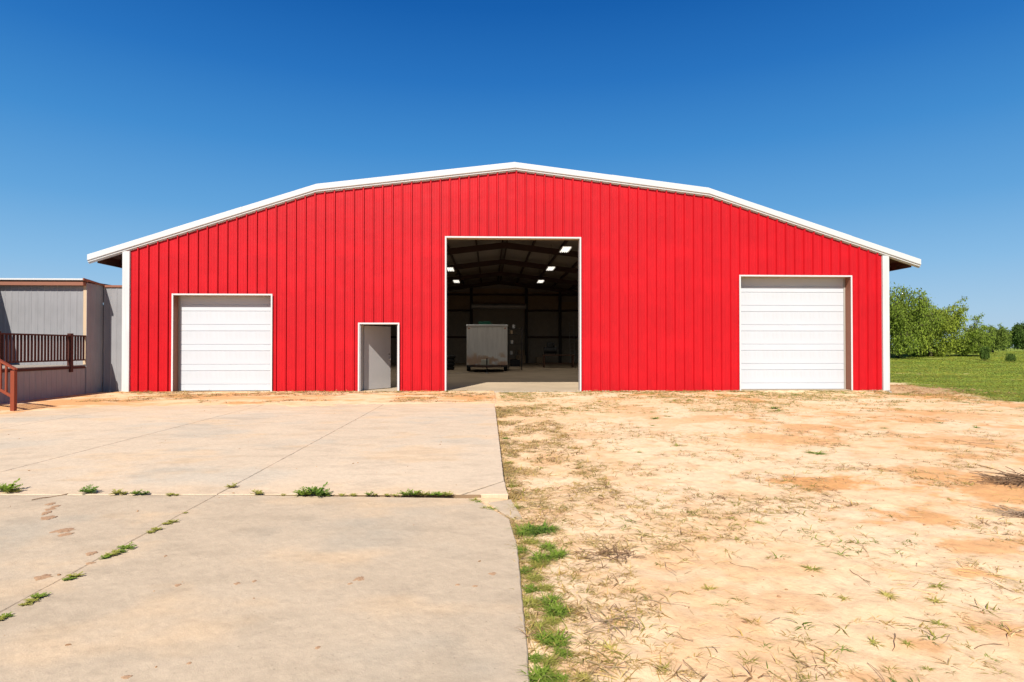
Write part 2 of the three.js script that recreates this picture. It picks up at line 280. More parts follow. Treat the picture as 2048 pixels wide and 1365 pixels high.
// ---------------------------------------------------------------- the red barn
const FT = 0.3048, HALF = 12.192, DEPTH = -33.5;
const roofTop = x => { const a = Math.abs(x); return a < 6.3 ? 7.345 - a * 0.1215 : 6.58 - (a - 6.3) * 0.3235; };
const openings = [
  { x0: -10.735, x1: -7.72, y1: 3.055 }, { x0: 7.35, x1: 11.01, y1: 3.725 }, { x0: -2.195, x1: 2.08, y1: 4.92 }, { x0: -4.94, x1: -3.735, y1: 2.15 }];
const barn = thing('metal_barn', 'large red ribbed metal barn with white trim and open bay door', 'barn');
{
  // one pan of ribbed sheet: [x, z] profile; the rib stands at its left edge
  const profile = [[0, 0], [0.030, 0.055], [0.062, 0.055], [0.068, 0], [0.125, 0], [0.132, 0.004], [0.15, 0.004], [0.157, 0], [0.215, 0], [0.222, 0.004], [0.24, 0.004], [0.247, 0], [FT, 0]];
  const zAt = t => { for (let k = 0; k < profile.length - 1; k++) if (t <= profile[k + 1][0] + 1e-9) return lerp(profile[k][1], profile[k + 1][1], (t - profile[k][0]) / (profile[k + 1][0] - profile[k][0])); return 0; };
  function pan(xa, xb, bottom, top, holes, phase = 0) {
    const cuts = new Set(); for (const [p] of profile) { const x = xa + p; if (x <= xb + 1e-6) cuts.add(+x.toFixed(5)); } cuts.add(+xb.toFixed(5));
    for (const h of holes) for (const x of [h.x0, h.x1]) if (x > xa && x < xb) cuts.add(+x.toFixed(5));
    for (const x of [-6.3, 0, 6.3]) if (x > xa && x < xb) cuts.add(x);
    const c = [...cuts].sort((p, q) => p - q), pos = [], uv = [];
    for (let k = 0; k < c.length - 1; k++) {
      const a = c[k], b = c[k + 1], m = (a + b) / 2; let y0 = bottom;
      for (const h of holes) if (m > h.x0 && m < h.x1) y0 = h.y1;
      const za = zAt(clamp(a - xa, 0, FT)), zb = zAt(clamp(b - xa, 0, FT)), ya = top(a), yb = top(b);
      pos.push(a, y0, za, b, y0, zb, b, yb, zb, a, y0, za, b, yb, zb, a, ya, za);
      uv.push(a / 3 + phase, y0 / 3, b / 3 + phase, y0 / 3, b / 3 + phase, yb / 3, a / 3 + phase, y0 / 3, b / 3 + phase, yb / 3, a / 3 + phase, ya / 3);
    }
    return geoFrom(pos, uv);
  }
  for (let k = 0; k < 80; k++) {
    const xa = -HALF + k * FT, jit = (hash(k, 5) - 0.5) * 0.0016;
    const p = part('siding_panel', pan(xa, xa + FT, 0.0, x => roofTop(x) - 0.1, openings, Math.floor(k / 3) * 0.37), M.red, barn);
    p.position.z = jit;
  }
  // side and rear walls of the same sheet
  for (const s of [-1, 1]) {
    const list = []; for (let z = 0; z < 109; z++) list.push(pan(0, FT, 0, () => roofTop(12.2) - 0.12, []).translate(z * FT, 0, 0));
    const g = mergeGeometries(list); g.rotateY(s > 0 ? Math.PI / 2 : -Math.PI / 2); g.translate(s * 12.2, 0, s > 0 ? -0.03 : DEPTH + 0.3);
    part('side_wall', g, M.red, barn);
  }
  { const list = []; for (let k = 0; k < 80; k++) list.push(pan(-HALF + k * FT, -HALF + (k + 1) * FT, 0, x => roofTop(x) - 0.1, [])); const g = mergeGeometries(list); g.rotateY(Math.PI); g.translate(0, 0, DEPTH); part('rear_wall', g, M.red, barn); }
  // roof sheets
  const R = [-13.33, -6.3, 0, 6.3, 13.33];
  for (let k = 0; k < 4; k++) part('roof_panel', sweep([[0.07, -0.004], [0.07, -0.045], [DEPTH - 0.2, -0.045], [DEPTH - 0.2, -0.004]], R[k], roofTop(R[k]), R[k + 1], roofTop(R[k + 1])), M.roof, barn);
  // rake trim: folded sheet with a stepped lower lip
  const rake = [[-0.02, 0.012], [0.105, 0.012], [0.118, 0.0], [0.118, -0.165], [0.108, -0.178], [0.085, -0.184], [0.085, -0.225], [0.065, -0.236], [0.04, -0.24], [0.04, -0.262], [-0.02, -0.262]];
  for (let k = 0; k < 4; k++) {
    const e = R[k] + (k === 0 ? -0.015 : 0), f = R[k + 1] + (k === 3 ? 0.015 : 0), n = Math.abs(f - e) > 6.5 ? 3 : 2;
    for (let i = 0; i < n; i++) { const a = lerp(e, f, i / n), b = lerp(e, f, (i + 1) / n), o = i % 2 ? 0.004 : 0; part('rake_trim', sweep(rake.map(([z, h]) => [z > 0.03 ? z + o : z, h + (h > -0.1 ? o : -o)]), a - (o ? 0.03 : 0), roofTop(a - (o ? 0.03 : 0)), b + (o && i < n - 1 ? 0.03 : 0), roofTop(b + (o && i < n - 1 ? 0.03 : 0))), M.white, barn); }
  }
  // eave framing under the overhang
  for (const s of [-1, 1]) {
    const x = s * 13.1, y = roofTop(13.1) - 0.05;
    part('eave_beam', bx(Math.min(x, x + s * 0.06), Math.max(x, x + s * 0.06), y - 0.26, y, DEPTH, -0.08), M.wood, barn);
    part('soffit', sweep([[-0.03, -0.055], [-0.03, -0.075], [DEPTH, -0.075], [DEPTH, -0.055]], s * 12.25, roofTop(12.25), s * 13.08, roofTop(13.08)), M.wood, barn);
    for (let k = 0; k < 28; k++) part('rafter_tail', sweep([[-0.1 - k * 1.22, -0.08], [-0.1 - k * 1.22, -0.24], [-0.14 - k * 1.22, -0.24], [-0.14 - k * 1.22, -0.08]], s * 12.25, roofTop(12.25), s * 13.08, roofTop(13.08)), M.wood, barn);
    // corner trim: folded strip round the corner
    part('corner_trim', [rb(s > 0 ? 12.08 : -12.3, s > 0 ? 12.3 : -12.08, 0, roofTop(12.2) - 0.24, 0.058, 0.074, 0.004), rb(s > 0 ? 12.284 : -12.3, s > 0 ? 12.3 : -12.284, 0, roofTop(12.2) - 0.27, -0.17, 0.058, 0.004), rb(s > 0 ? 12.08 : -12.092, s > 0 ? 12.092 : -12.08, 0, roofTop(12.2) - 0.24, 0.0, 0.058, 0.003)], M.white, barn);
  }
  part('foundation', [bx(2.08, 12.24, -0.3, -0.012, -0.3, 0.03), bx(11.9, 12.33, -0.3, -0.02, -0.4, 0.11), bx(-12.3, -2.195, -0.3, -0.01, -0.3, 0.02)], std([0.5, 0.44, 0.36], 0.9, { map: grainTile }), barn);
  part('floor', bx(-12.15, 12.15, -0.3, 0.022, DEPTH + 0.02, -0.0), std([0.5, 0.385, 0.26], 0.75, { map: grainTile, bumpMap: wallBump, bumpScale: 0.004 }), barn);
  part('threshold', [bx(-2.19, 2.075, -0.28, 0.015, 0.0, 0.3)], std([0.5, 0.41, 0.31], 0.9, { map: grainTile }), barn);
  // white trim round each opening, and the jambs behind it
  for (const o of openings) {
    const w = 0.05, z0 = 0.058, z1 = 0.072;
    part('door_trim', [rb(o.x0 - w, o.x0, 0, o.y1 + w, z0, z1, 0.003)], M.white, barn);
    part('door_trim', [rb(o.x1, o.x1 + w, 0, o.y1 + w, z0, z1, 0.003)], M.white, barn);
    part('door_trim', [rb(o.x0 + 0.0005, o.x1 - 0.0005, o.y1, o.y1 + w - 0.001, z0, z1, 0.003)], M.white, barn);
    const d = o.y1 < 2.5 ? 0.44 : 0.24;
    const jm = o.y1 > 4 ? M.leaf : o.y1 < 2.5 ? M.leaf : M.brownTrim;
    part('jamb', [bx(o.x0 - 0.012, o.x0 - 0.001, 0.023, o.y1 + 0.01, -d, 0.058)], jm, barn);
    part('jamb', [bx(o.x1 + 0.001, o.x1 + 0.012, 0.023, o.y1 + 0.01, -d, 0.058)], jm, barn);
    part('header', [bx(o.x0 - 0.01, o.x1 + 0.01, o.y1 + 0.001, o.y1 + 0.012, -d, 0.058)], M.tanTrim, barn);
    part('jamb_column', bx(o.x0 - 0.2, o.x0 - 0.013, 0.023, o.y1 + 0.2, -d, -0.03), M.steel, barn); part('jamb_column', bx(o.x1 + 0.013, o.x1 + 0.2, 0.023, o.y1 + 0.2, -d, -0.03), M.steel, barn);
  }
  // closed overhead doors: white ribbed sections between guide tracks
  function overhead(o, n, label) {
    const d = new THREE.Group(); d.name = 'overhead_door'; d.userData.label = label; barn.add(d);
    const zf = -0.27, H = (o.y1 + 0.16 - 0.03) / n, X0 = o.x0 - 0.03, X1 = o.x1 + 0.03;
    const out = [[zf - 0.045, 0.002], [zf - 0.016, 0.002], [zf, 0.008], [zf, 0.192], [zf - 0.013, 0.199], [zf - 0.013, 0.207], [zf, 0.214], [zf, H - 0.009], [zf - 0.016, H - 0.002], [zf - 0.045, H - 0.002]];
    const g = sweep(out, X0, 0, X1, 0); const p = g.attributes.position, uv = g.attributes.uv; for (let i = 0; i < p.count; i++) uv.setXY(i, p.getX(i) / 2.5, p.getY(i) / 2.5);
    for (let k = 0; k < n; k++) { const s = part('door_section', g, M.doorWhite, d); s.position.y = 0.03 + k * H; }
    part('bottom_seal', bx(X0, X1, 0.023, 0.034, zf - 0.04, zf - 0.006), M.rubber, d);
    for (const [a, b] of [[o.x0 - 0.0, o.x0 + 0.05], [o.x1 - 0.05, o.x1 + 0.0]]) part('guide_track', rb(a, b, 0.024, o.y1, zf + 0.006, zf + 0.03, 0.003), M.jambMetal, d);
  }
  overhead(openings[0], 5, 'closed white ribbed overhead door, the smaller one');
  overhead(openings[1], 6, 'closed white ribbed overhead door, the larger one');
  // walk door, hinged on its left jamb and standing half open into the barn
  {
    const d = new THREE.Group(); d.name = 'walk_door'; d.userData.label = 'white walk door standing half open'; barn.add(d);
    d.position.set(-4.9, 0.04, -0.38); d.rotation.y = 54 * Math.PI / 180;
    part('leaf', rb(0.0, 1.18, 0, 2.08, -0.022, 0.022, 0.003), M.leaf, d);
    part('knob', [cyl([1.11, 0.97, 0.02], [1.11, 0.97, 0.05], 0.014), new THREE.SphereGeometry(0.03, 12, 8).translate(1.11, 0.97, 0.065)], M.chrome, d);
    part('deadbolt', cyl([1.11, 1.14, 0.02], [1.11, 1.14, 0.036], 0.028, 0.026, 14), M.chrome, d);
    for (const y of [0.2, 1.03, 1.85]) part('hinge', cyl([0, y, 0.026], [0, y + 0.1, 0.026], 0.009), M.galv, d);
    part('door_frame', [rb(-4.938, -4.915, 0.025, 2.145, -0.43, 0.03, 0.003)], M.leaf, barn);
    part('door_frame', [rb(-3.76, -3.737, 0.025, 2.145, -0.43, 0.03, 0.003)], M.leaf, barn);
  }
  // interior: liner walls, frames, purlins, blanket insulation
  part('interior_liner', [bx(-12.13, -12.1, 0.03, 4.3, DEPTH + 0.3, -0.35)], M.liner, barn);
  part('interior_liner', [bx(12.1, 12.13, 0.03, 4.3, DEPTH + 0.3, -0.35)], M.liner, barn);
  for (let k = 0; k < 4; k++) { const e = k === 0 ? -12.1 : R[k], f = k === 3 ? 12.1 : R[k + 1]; part('insulation', sweep([[-0.2, -0.07], [-0.2, -0.1], [DEPTH + 0.1, -0.1], [DEPTH + 0.1, -0.07]], e, roofTop(e), f, roofTop(f)), M.blanket, barn); }
  for (let i = 0; i < 17; i++) { const x = (i - 8) * 1.52; if (i === 8) { for (const s of [-0.12, 0.12]) part('purlin', bx(x + s - 0.035, x + s + 0.035, roofTop(s) - 0.31, roofTop(s) - 0.105, DEPTH + 0.1, -0.2), M.steel, barn); continue; } const y = Math.min(roofTop(x - 0.04), roofTop(x + 0.04)) - 0.102; part('purlin', bx(x - 0.035, x + 0.035, y - 0.2, y, DEPTH + 0.1, -0.2), M.steel, barn); }
  for (const z of [-0.45, -6.55, -12.65, -18.75, -24.85, -30.95]) {
    const g = [], sec = [[z - 0.1, -0.31], [z - 0.1, -0.62], [z + 0.1, -0.62], [z + 0.1, -0.31]];
    for (let k = 0; k < 4; k++) { const e = k === 0 ? -11.9 : R[k], f = k === 3 ? 11.9 : R[k + 1]; g.push(sweep(sec, e, roofTop(e), f, roofTop(f))); }
    g.push(bx(-12.05, -11.75, 0.025, 4.3, z - 0.1, z + 0.1), bx(11.75, 12.05, 0.025, 4.3, z - 0.1, z + 0.1));
    part('rigid_frame', g, M.steel, barn);
  }
  // rear wall from inside: lower liner, upper panels between girts, rear overhead door with its drum
  const zr = DEPTH + 0.06;
  { const sh = new THREE.Shape([[-12.1, 0.03], [12.1, 0.03], [12.1, roofTop(12.1) - 0.12], [6.3, roofTop(6.3) - 0.12], [0, roofTop(0) - 0.12], [-6.3, roofTop(6.3) - 0.12], [-12.1, roofTop(12.1) - 0.12]].map(p => new THREE.Vector2(...p))); const g = new THREE.ExtrudeGeometry(sh, { depth: 0.015, bevelEnabled: false }); g.translate(0, 0, zr - 0.02); part('rear_insulation', g, M.blanket, barn); }
  for (const [a, b] of [[-12.1, -8.6], [-8.6, -5.4], [-5.4, -2.45], [2.45, 5.4], [5.4, 8.6], [8.6, 12.1]]) {
    part('rear_liner', bx(a + 0.01, b - 0.01, 0.03, 4.62, zr, zr + 0.03), M.liner, barn);
    part('rear_liner', bx(a + 0.01, b - 0.01, 4.68, Math.min(roofTop(a), roofTop(b)) - 0.4, zr, zr + 0.03), M.tanLiner, barn);
  }
  part('rear_liner', bx(-2.44, 2.44, 5.2, 6.6, zr, zr + 0.03), M.tanLiner, barn);
  for (const y of [2.3, 4.65, 6.05]) part('girt', [bx(-12.1, -2.45, y - 0.08, y + 0.08, zr + 0.031, zr + 0.2), bx(2.45, 12.1, y - 0.08, y + 0.08, zr + 0.031, zr + 0.2)].slice(0, y > 5.5 ? 0 : 2).concat(y > 5.5 ? [bx(-7, 7, y - 0.08, y + 0.08, zr + 0.032, zr + 0.2)] : []), M.steel, barn);
  for (const x of [-2.42, 2.42, -5.4, 5.4]) part('rear_column', bx(x - 0.12, x + 0.12, 0.025, roofTop(x) - 0.35, zr + 0.21, zr + 0.42), M.darkSteel, barn);
  { const d = new THREE.Group(); d.name = 'rear_door'; barn.add(d); for (let k = 0; k < 8; k++) part('door_section', bx(-2.28, 2.28, 0.03 + k * 0.59, 0.615 + k * 0.59, zr + 0.04, zr + 0.08), M.liner, d); part('drum', cyl([-2.4, 5.0, zr + 0.42], [2.4, 5.0, zr + 0.42], 0.24, 0.24, 18), M.galv, d); }
}

// high bay lamps; those outside the door view are added to brighten the interior
const glow = std([0.9, 0.87, 0.8], 0.6, { emissive: new THREE.Color().setRGB(1, 0.95, 0.86), emissiveIntensity: 0.62 });
for (const [x, z] of [[2.43, -6.3], [2.43, -12.5], [2.43, -18.7], [-2.93, -6.6], [-2.93, -13.0], [-2.93, -18.9], [-7.9, -6.6], [-7.9, -12.8], [-7.9, -18.9], [7.9, -6.6], [7.9, -12.8], [7.9, -18.9]]) {
  const t = thing('high_bay_light', 'lit fluorescent lamp fixture hanging under the barn roof, added where out of view', 'light fixture', [x, 5.6, z], 0, 'lamps in the barn');
  part('housing', [bx(-0.2, 0.2, 0.04, 0.06, -0.62, 0.62), bx(-0.21, -0.19, -0.02, 0.06, -0.62, 0.62), bx(0.19, 0.21, -0.02, 0.06, -0.62, 0.62)], M.white, t);
  for (let k = 0; k < 4; k++) part('lamp_tube', cyl([-0.135 + k * 0.09, 0.012, -0.6], [-0.135 + k * 0.09, 0.012, 0.6], 0.03, 0.03, 10), glow, t);
  const yr = roofTop(x) - 5.6 - 0.2;
  part('hanger', [cyl([0, 0.06, -0.5], [0, yr, -0.5], 0.006), cyl([0, 0.06, 0.5], [0, yr, 0.5], 0.006)], M.darkSteel, t);
  const l = new THREE.RectAreaLight(new THREE.Color().setRGB(1, 0.95, 0.86), 14, 0.38, 1.2); l.rotation.x = -Math.PI / 2; l.position.y = -0.022; t.add(l);
}

// ---------------------------------------------------------------- things inside the barn
{
  const t = thing('cargo_trailer', 'white box trailer with rusty lower front parked inside the barn', 'trailer', [-0.96, 0.022, -13.8]);
  const rust = tex(256, (u, v) => { const n = fbm(u * 7, v * 7, 5), s = fbm(u * 30, v * 4, 3), r = 0.5 * ss(0.42, 0.66, n + (0.24 - v) * 0.8) * ss(0.36, 0.14, v + (s - 0.5) * 0.2); const w = 0.86 - 0.1 * s; return [lerp(w, 0.62, r), lerp(w, 0.46 - .1 * s, r), lerp(w * 0.98, 0.26, r)]; }, true);
  const skin = std([1, 1, 1], 0.45, { map: rust });
  const body = new RoundedBoxGeometry(2.26, 2.2, 4.8, 2, 0.06); body.translate(0, 1.5, -2.4);
  { const p = body.attributes.position, uv = body.attributes.uv; for (let i = 0; i < p.count; i++) uv.setXY(i, (p.getX(i) + p.getZ(i) * 0.7 + 1.13) / 2.26, clamp((p.getY(i) - 0.4) / 2.2, 0.01, 0.99)); }
  part('box_body', body, skin, t);
  part('roof_cap', rb(-1.16, 1.16, 2.52, 2.66, -4.83, 0.03, 0.05), M.white, t);
  part('chassis', [bx(-1.05, 1.05, 0.3, 0.42, -4.7, -0.05)], M.darkSteel, t);
  part('tongue', [bar([-0.75, 0.36, -0.1], [0, 0.36, 1.35], 0.08, 0.1), bar([0.75, 0.36, -0.1], [0, 0.36, 1.35], 0.08, 0.1), rb(-0.06, 0.06, 0.33, 0.45, 1.3, 1.62, 0.02)], M.steel, t);
  const jack = part('jack', [cyl([0.0, 0.05, 1.15], [0, 0.75, 1.15], 0.035), cyl([0, 0.75, 1.15], [0, 0.8, 1.15], 0.05)], M.rubber, t);
  part('crank', [bar([0, 0.77, 1.15], [0.18, 0.77, 1.2], 0.02, 0.02)], M.galv, jack);
  part('foot', cyl([0, 0.0, 1.15], [0, 0.04, 1.15], 0.09), M.galv, jack);
  part('battery_box', rb(-0.32, 0.12, 0.42, 0.72, 0.28, 0.6, 0.03), std([0.5, 0.5, 0.42], 0.7), t);
  for (const s of [-1, 1]) for (const z of [-2.2, -3.05]) { const w = part('wheel', [cyl([s * 1.0, 0.35, z], [s * 1.2, 0.35, z], 0.35, 0.35, 22)], M.rubber, t); part('rim', cyl([s * 1.19, 0.35, z], [s * 1.215, 0.35, z], 0.2, 0.18, 18), M.galv, w); }
  for (const x of [-1.0, 1.0]) part('marker_lamp', rb(x - 0.05, x + 0.05, 2.42, 2.46, 0.0, 0.02, 0.004), std([0.5, 0.12, 0.02], 0.4), t);
  const p = [], q = []; { const r = rng(5); for (let k = 0; k < 5; k++) p.push(rb(-0.2 - r() * 0.15, 0.28 + r() * 0.2, 2.7 - .016 + k * 0.035, 2.735 - .016 + k * 0.035, -1.0 + r() * 0.1, -0.45 + r() * 0.1, 0.015)); }
  const tarp = single('folded_tarp', p, M.green, 'folded green tarp lying on the trailer roof', 'tarp'); tarp.position.set(-1.1, 0, -13.8);

  const hose = new THREE.CatmullRomCurve3([[-3.6, .035, -11.2], [-3.0, .035, -12.0], [-2.4, .035, -12.7], [-1.9, .035, -13.3], [-1.7, 0.035, -14.4]].map(v => new THREE.Vector3(...v)));
  single('air_hose', new THREE.TubeGeometry(hose, 40, 0.018, 6), std([0.5, 0.42, 0.32], 0.7), 'pale hose lying on the barn floor beside the trailer', 'hose');

  const sh = thing('storage_rack', 'open steel rack of cans standing behind the white trailer', 'rack', [0.75, 0.022, -17.2]);
  for (const x of [-0.4, 0.4]) for (const z of [-0.22, 0.22]) part('upright', bx(x - 0.02, x + 0.02, 0, 2.6, z - 0.02, z + 0.02), M.darkSteel, sh);
  const levels = [0.25, 0.95, 1.6, 2.2, 2.55]; for (const y of levels) part('shelf', bx(-0.42, 0.42, y - 0.02, y, -0.245, 0.245), M.darkSteel, sh);
  const canG = new THREE.CylinderGeometry(0.09, 0.09, 0.22, 14), cans = [[-.25, .95], [-.22, 1.6], [-.25, 2.2], [-.1, 2.55]];
  cans.forEach(([x, y], i) => { const c = single('paint_can', canG, [M.galv, M.white, M.tanTrim][i % 3], 'small metal can on the storage rack', 'can', 'cans on the rack'); c.position.set(0.75 + x, y + 0.022 + 0.11, -17.1); });
  const tote = single('storage_tote', rb(-0.3, 0.3, 0, 0.4, -0.2, 0.2, 0.03), M.black, 'black plastic bin on the lowest rack shelf', 'bin'); tote.position.set(0.75, 0.272, -17.2);

  const wb = thing('workbench', 'low wooden workbench near the far right of the barn', 'workbench', [3.9, 0.022, -21.5]);
  part('bench_top', rb(-1.1, 1.1, 0.82, 0.88, -0.35, 0.35, 0.008), M.wood, wb); for (const x of [-1, 1]) for (const z of [-0.28, 0.28]) part('leg', bx(x - 0.04, x + 0.04, 0, 0.819, z - 0.04, z + 0.04), M.wood, wb); part('lower_shelf', bx(-0.95, 0.95, 0.25, 0.28, -0.3, 0.3), M.wood, wb);
  const gr = thing('compressor', 'black air compressor tank on short legs in the barn', 'compressor', [3.35, 0.902, -21.5]);
  part('tank', [cyl([-0.45, 0.3, 0], [0.45, 0.3, 0], 0.22, 0.22, 20)], M.black, gr); part('motor', [rb(-0.25, 0.15, 0.5, 0.85, -0.14, 0.14, 0.04), cyl([0.18, 0.65, 0], [0.26, 0.65, 0], 0.2, 0.2, 20)], M.black, gr); for (const x of [-0.35, 0.35]) part('foot', bx(x - 0.03, x + 0.03, 0, 0.12, -0.15, 0.15), M.black, gr);
  const ts = [0, 1, 2, 3].map(k => { const g = new THREE.TorusGeometry(0.27, 0.115, 10, 28); g.rotateX(Math.PI / 2); const m = single('tire', g, M.rubber, 'black tire in the stack beside the white trailer', 'tire', 'stacked tires'); m.position.set(-3.35 + 0.02 * k, 0.138 + k * 0.228, -17.5); return m; });
  for (const [x, y, z, w, h, l] of [[1.9, 0.022, -32.6, 0.8, 0.7, 'large brown carton on the floor by the rear door'], [1.95, 0.724, -32.6, 0.55, 0.45, 'small brown carton on top of the large one'], [3.6, 0.022, -32.5, 0.7, 0.55, 'low brown carton on the floor against the rear wall']]) { const t = thing('cardboard_box', l, 'box', [x, y, z]); part('carton', rb(-w / 2, w / 2, 0, h, -0.3, 0.3, 0.008), M.tanLiner, t); part('tape', bx(-w / 2 + 0.005, w / 2 - 0.005, h, h + 0.001, -0.03, 0.03), M.tanTrim, t); }
  const ld = thing('step_ladder', 'metal ladder leaning on the rear barn wall', 'ladder', [6.4, 0.022, -32.6]); for (const x of [-0.2, 0.2]) part('rail', bar([x, 0, 0.35], [x, 3.6, -0.45], 0.03, 0.07), M.galv, ld); for (let k = 1; k < 12; k++) part('rung', cyl([-0.19, k * 0.3, 0.35 - k * 0.0667], [0.19, k * 0.3, 0.35 - k * 0.0667], 0.015), M.galv, ld);
  const dr = thing('steel_drum', 'dark steel drum standing beside the workbench', 'drum', [5.6, 0.022, -21]);
  part('shell', new THREE.LatheGeometry([[0, 0], [0.28, 0], [0.29, 0.02], [0.285, 0.03], [0.285, 0.28], [0.3, 0.3], [0.285, 0.32], [0.285, 0.56], [0.3, 0.58], [0.285, 0.6], [0.285, 0.86], [0.295, 0.88], [0.27, 0.87], [0, 0.86]].map(p => new THREE.Vector2(...p)), 28), std([0.09, 0.1, 0.13], 0.5), dr);
  part('bung', cyl([0.15, 0.86, 0.1], [0.15, 0.885, 0.1], 0.03), M.galv, dr);
}

// ---------------------------------------------------------------- grey metal house on the left
const HX = -12.95, HZ = 0.72;
{
  const h = thing('grey_metal_house', 'grey ribbed metal house with brown trim beside the red barn', 'house');
  function ribbed(L, top, pitch = 0.19, bot = 0) { // sheet along +x with small ribs
    const pos = [], uv = [], prof = [[0, 0], [0.012, 0.007], [0.034, 0.007], [0.046, 0], [pitch, 0]];
    for (let x = 0; x < L - 1e-6; x += pitch) for (let k = 0; k < 4; k++) { const a = Math.min(x + prof[k][0], L), b = Math.min(x + prof[k + 1][0], L); if (b <= a) continue; const za = prof[k][1], zb = prof[k + 1][1]; pos.push(a, bot, za, b, bot, zb, b, top, zb, a, bot, za, b, top, zb, a, top, za); uv.push(a / 3, 0, b / 3, 0, b / 3, top / 3, a / 3, 0, b / 3, top / 3, a / 3, top / 3); }
    return geoFrom(pos, uv);
  }
  const place = (g, x, z, turn) => { g.rotateY(turn); g.translate(x, 0, z); return g; };
  const panels = (L, top, x, z, turn, name = 'wall_panel', w = 0.95, bot = 0) => { for (let s = 0; s < L - 0.02; s += w) { const g = ribbed(Math.min(w, L - s), top, 0.19, bot); g.translate(s, 0, 0); part(name, place(g, x, z, turn), M.greyMetal, h); } };
  panels(2.6, 3.3, -15.55, HZ, 0);                                    // porch wall, sunlit
  panels(0.76, 3.36, HX, HZ, Math.PI / 2);                            // short return to the right
  part('wall_panel', place(ribbed(0.64, 3.3), HX, -0.06, 0), M.greyMetal, h);    // wall closing up to the barn
  panels(4.4, 3.3, -15.55, HZ + 4.4, Math.PI / 2);                    // wing beyond the frame that shades the porch
  panels(6, 3.3, -21.5, HZ + 4.4, 0);
  panels(4.9, 0.8, HX, HZ + 5.9, Math.PI / 2, 'skirting', 0.98);      // under the deck edge
  panels(0.98, 0.8, HX, HZ + 1.0, Math.PI / 2, 'skirting', 0.98);
  part('corner_trim', [rb(HX - 0.075, HX + 0.02, 0.9, 3.34, HZ + 0.016, HZ + 0.034, 0.003)], M.tanTrim, h);
  part('corner_trim', [rb(HX + 0.016, HX + 0.03, 0, 3.36, HZ - 0.03, HZ + 0.034, 0.003)], M.greyMetal, h);
  // eave: white drip edge, dark gap, brown fascia
  part('eave_trim', [rb(-15.55, HX + 0.03, 3.42, 3.47, HZ - 0.1, HZ + 0.2, 0.006)], M.white, h);
  part('frieze_board', [bx(-15.55, HX + 0.0, 3.37, 3.419, HZ - 0.05, HZ + 0.03)], M.brownTrim, h);
  part('fascia', [rb(-15.55, HX - 0.0, 3.265, 3.369, HZ + 0.02, HZ + 0.16, 0.005)], M.brownTrim, h);
  part('rake_board', [sweep([[-0.06, 0], [HZ + 0.2, 0.1], [HZ + 0.2, 0.03], [-0.06, -0.05]], HX + 0.015, 3.385, HX + 0.045, 3.385)], M.brownTrim, h);
  part('wall_cap', [rb(HX + 0.02, -12.31, 3.302, 3.37, -0.09, -0.02, 0.004)], M.brownTrim, h);
  part('roof_panel', [bx(-21.6, HX + 0.01, 3.40, 3.415, -8, HZ - 0.11)], M.galv, h);
  part('roof_panel', [bx(-21.6, -15.555, 3.42, 3.46, HZ - 0.1, HZ + 4.5)], M.galv, h);
  part('rear_wall', [bx(HX - 8.6, HX, 0, 3.3, -8, -7.95), bx(HX - 8.6, HX - 8.55, 0, 3.3, -8, HZ + 4.4)], M.greyMetal, h);
}
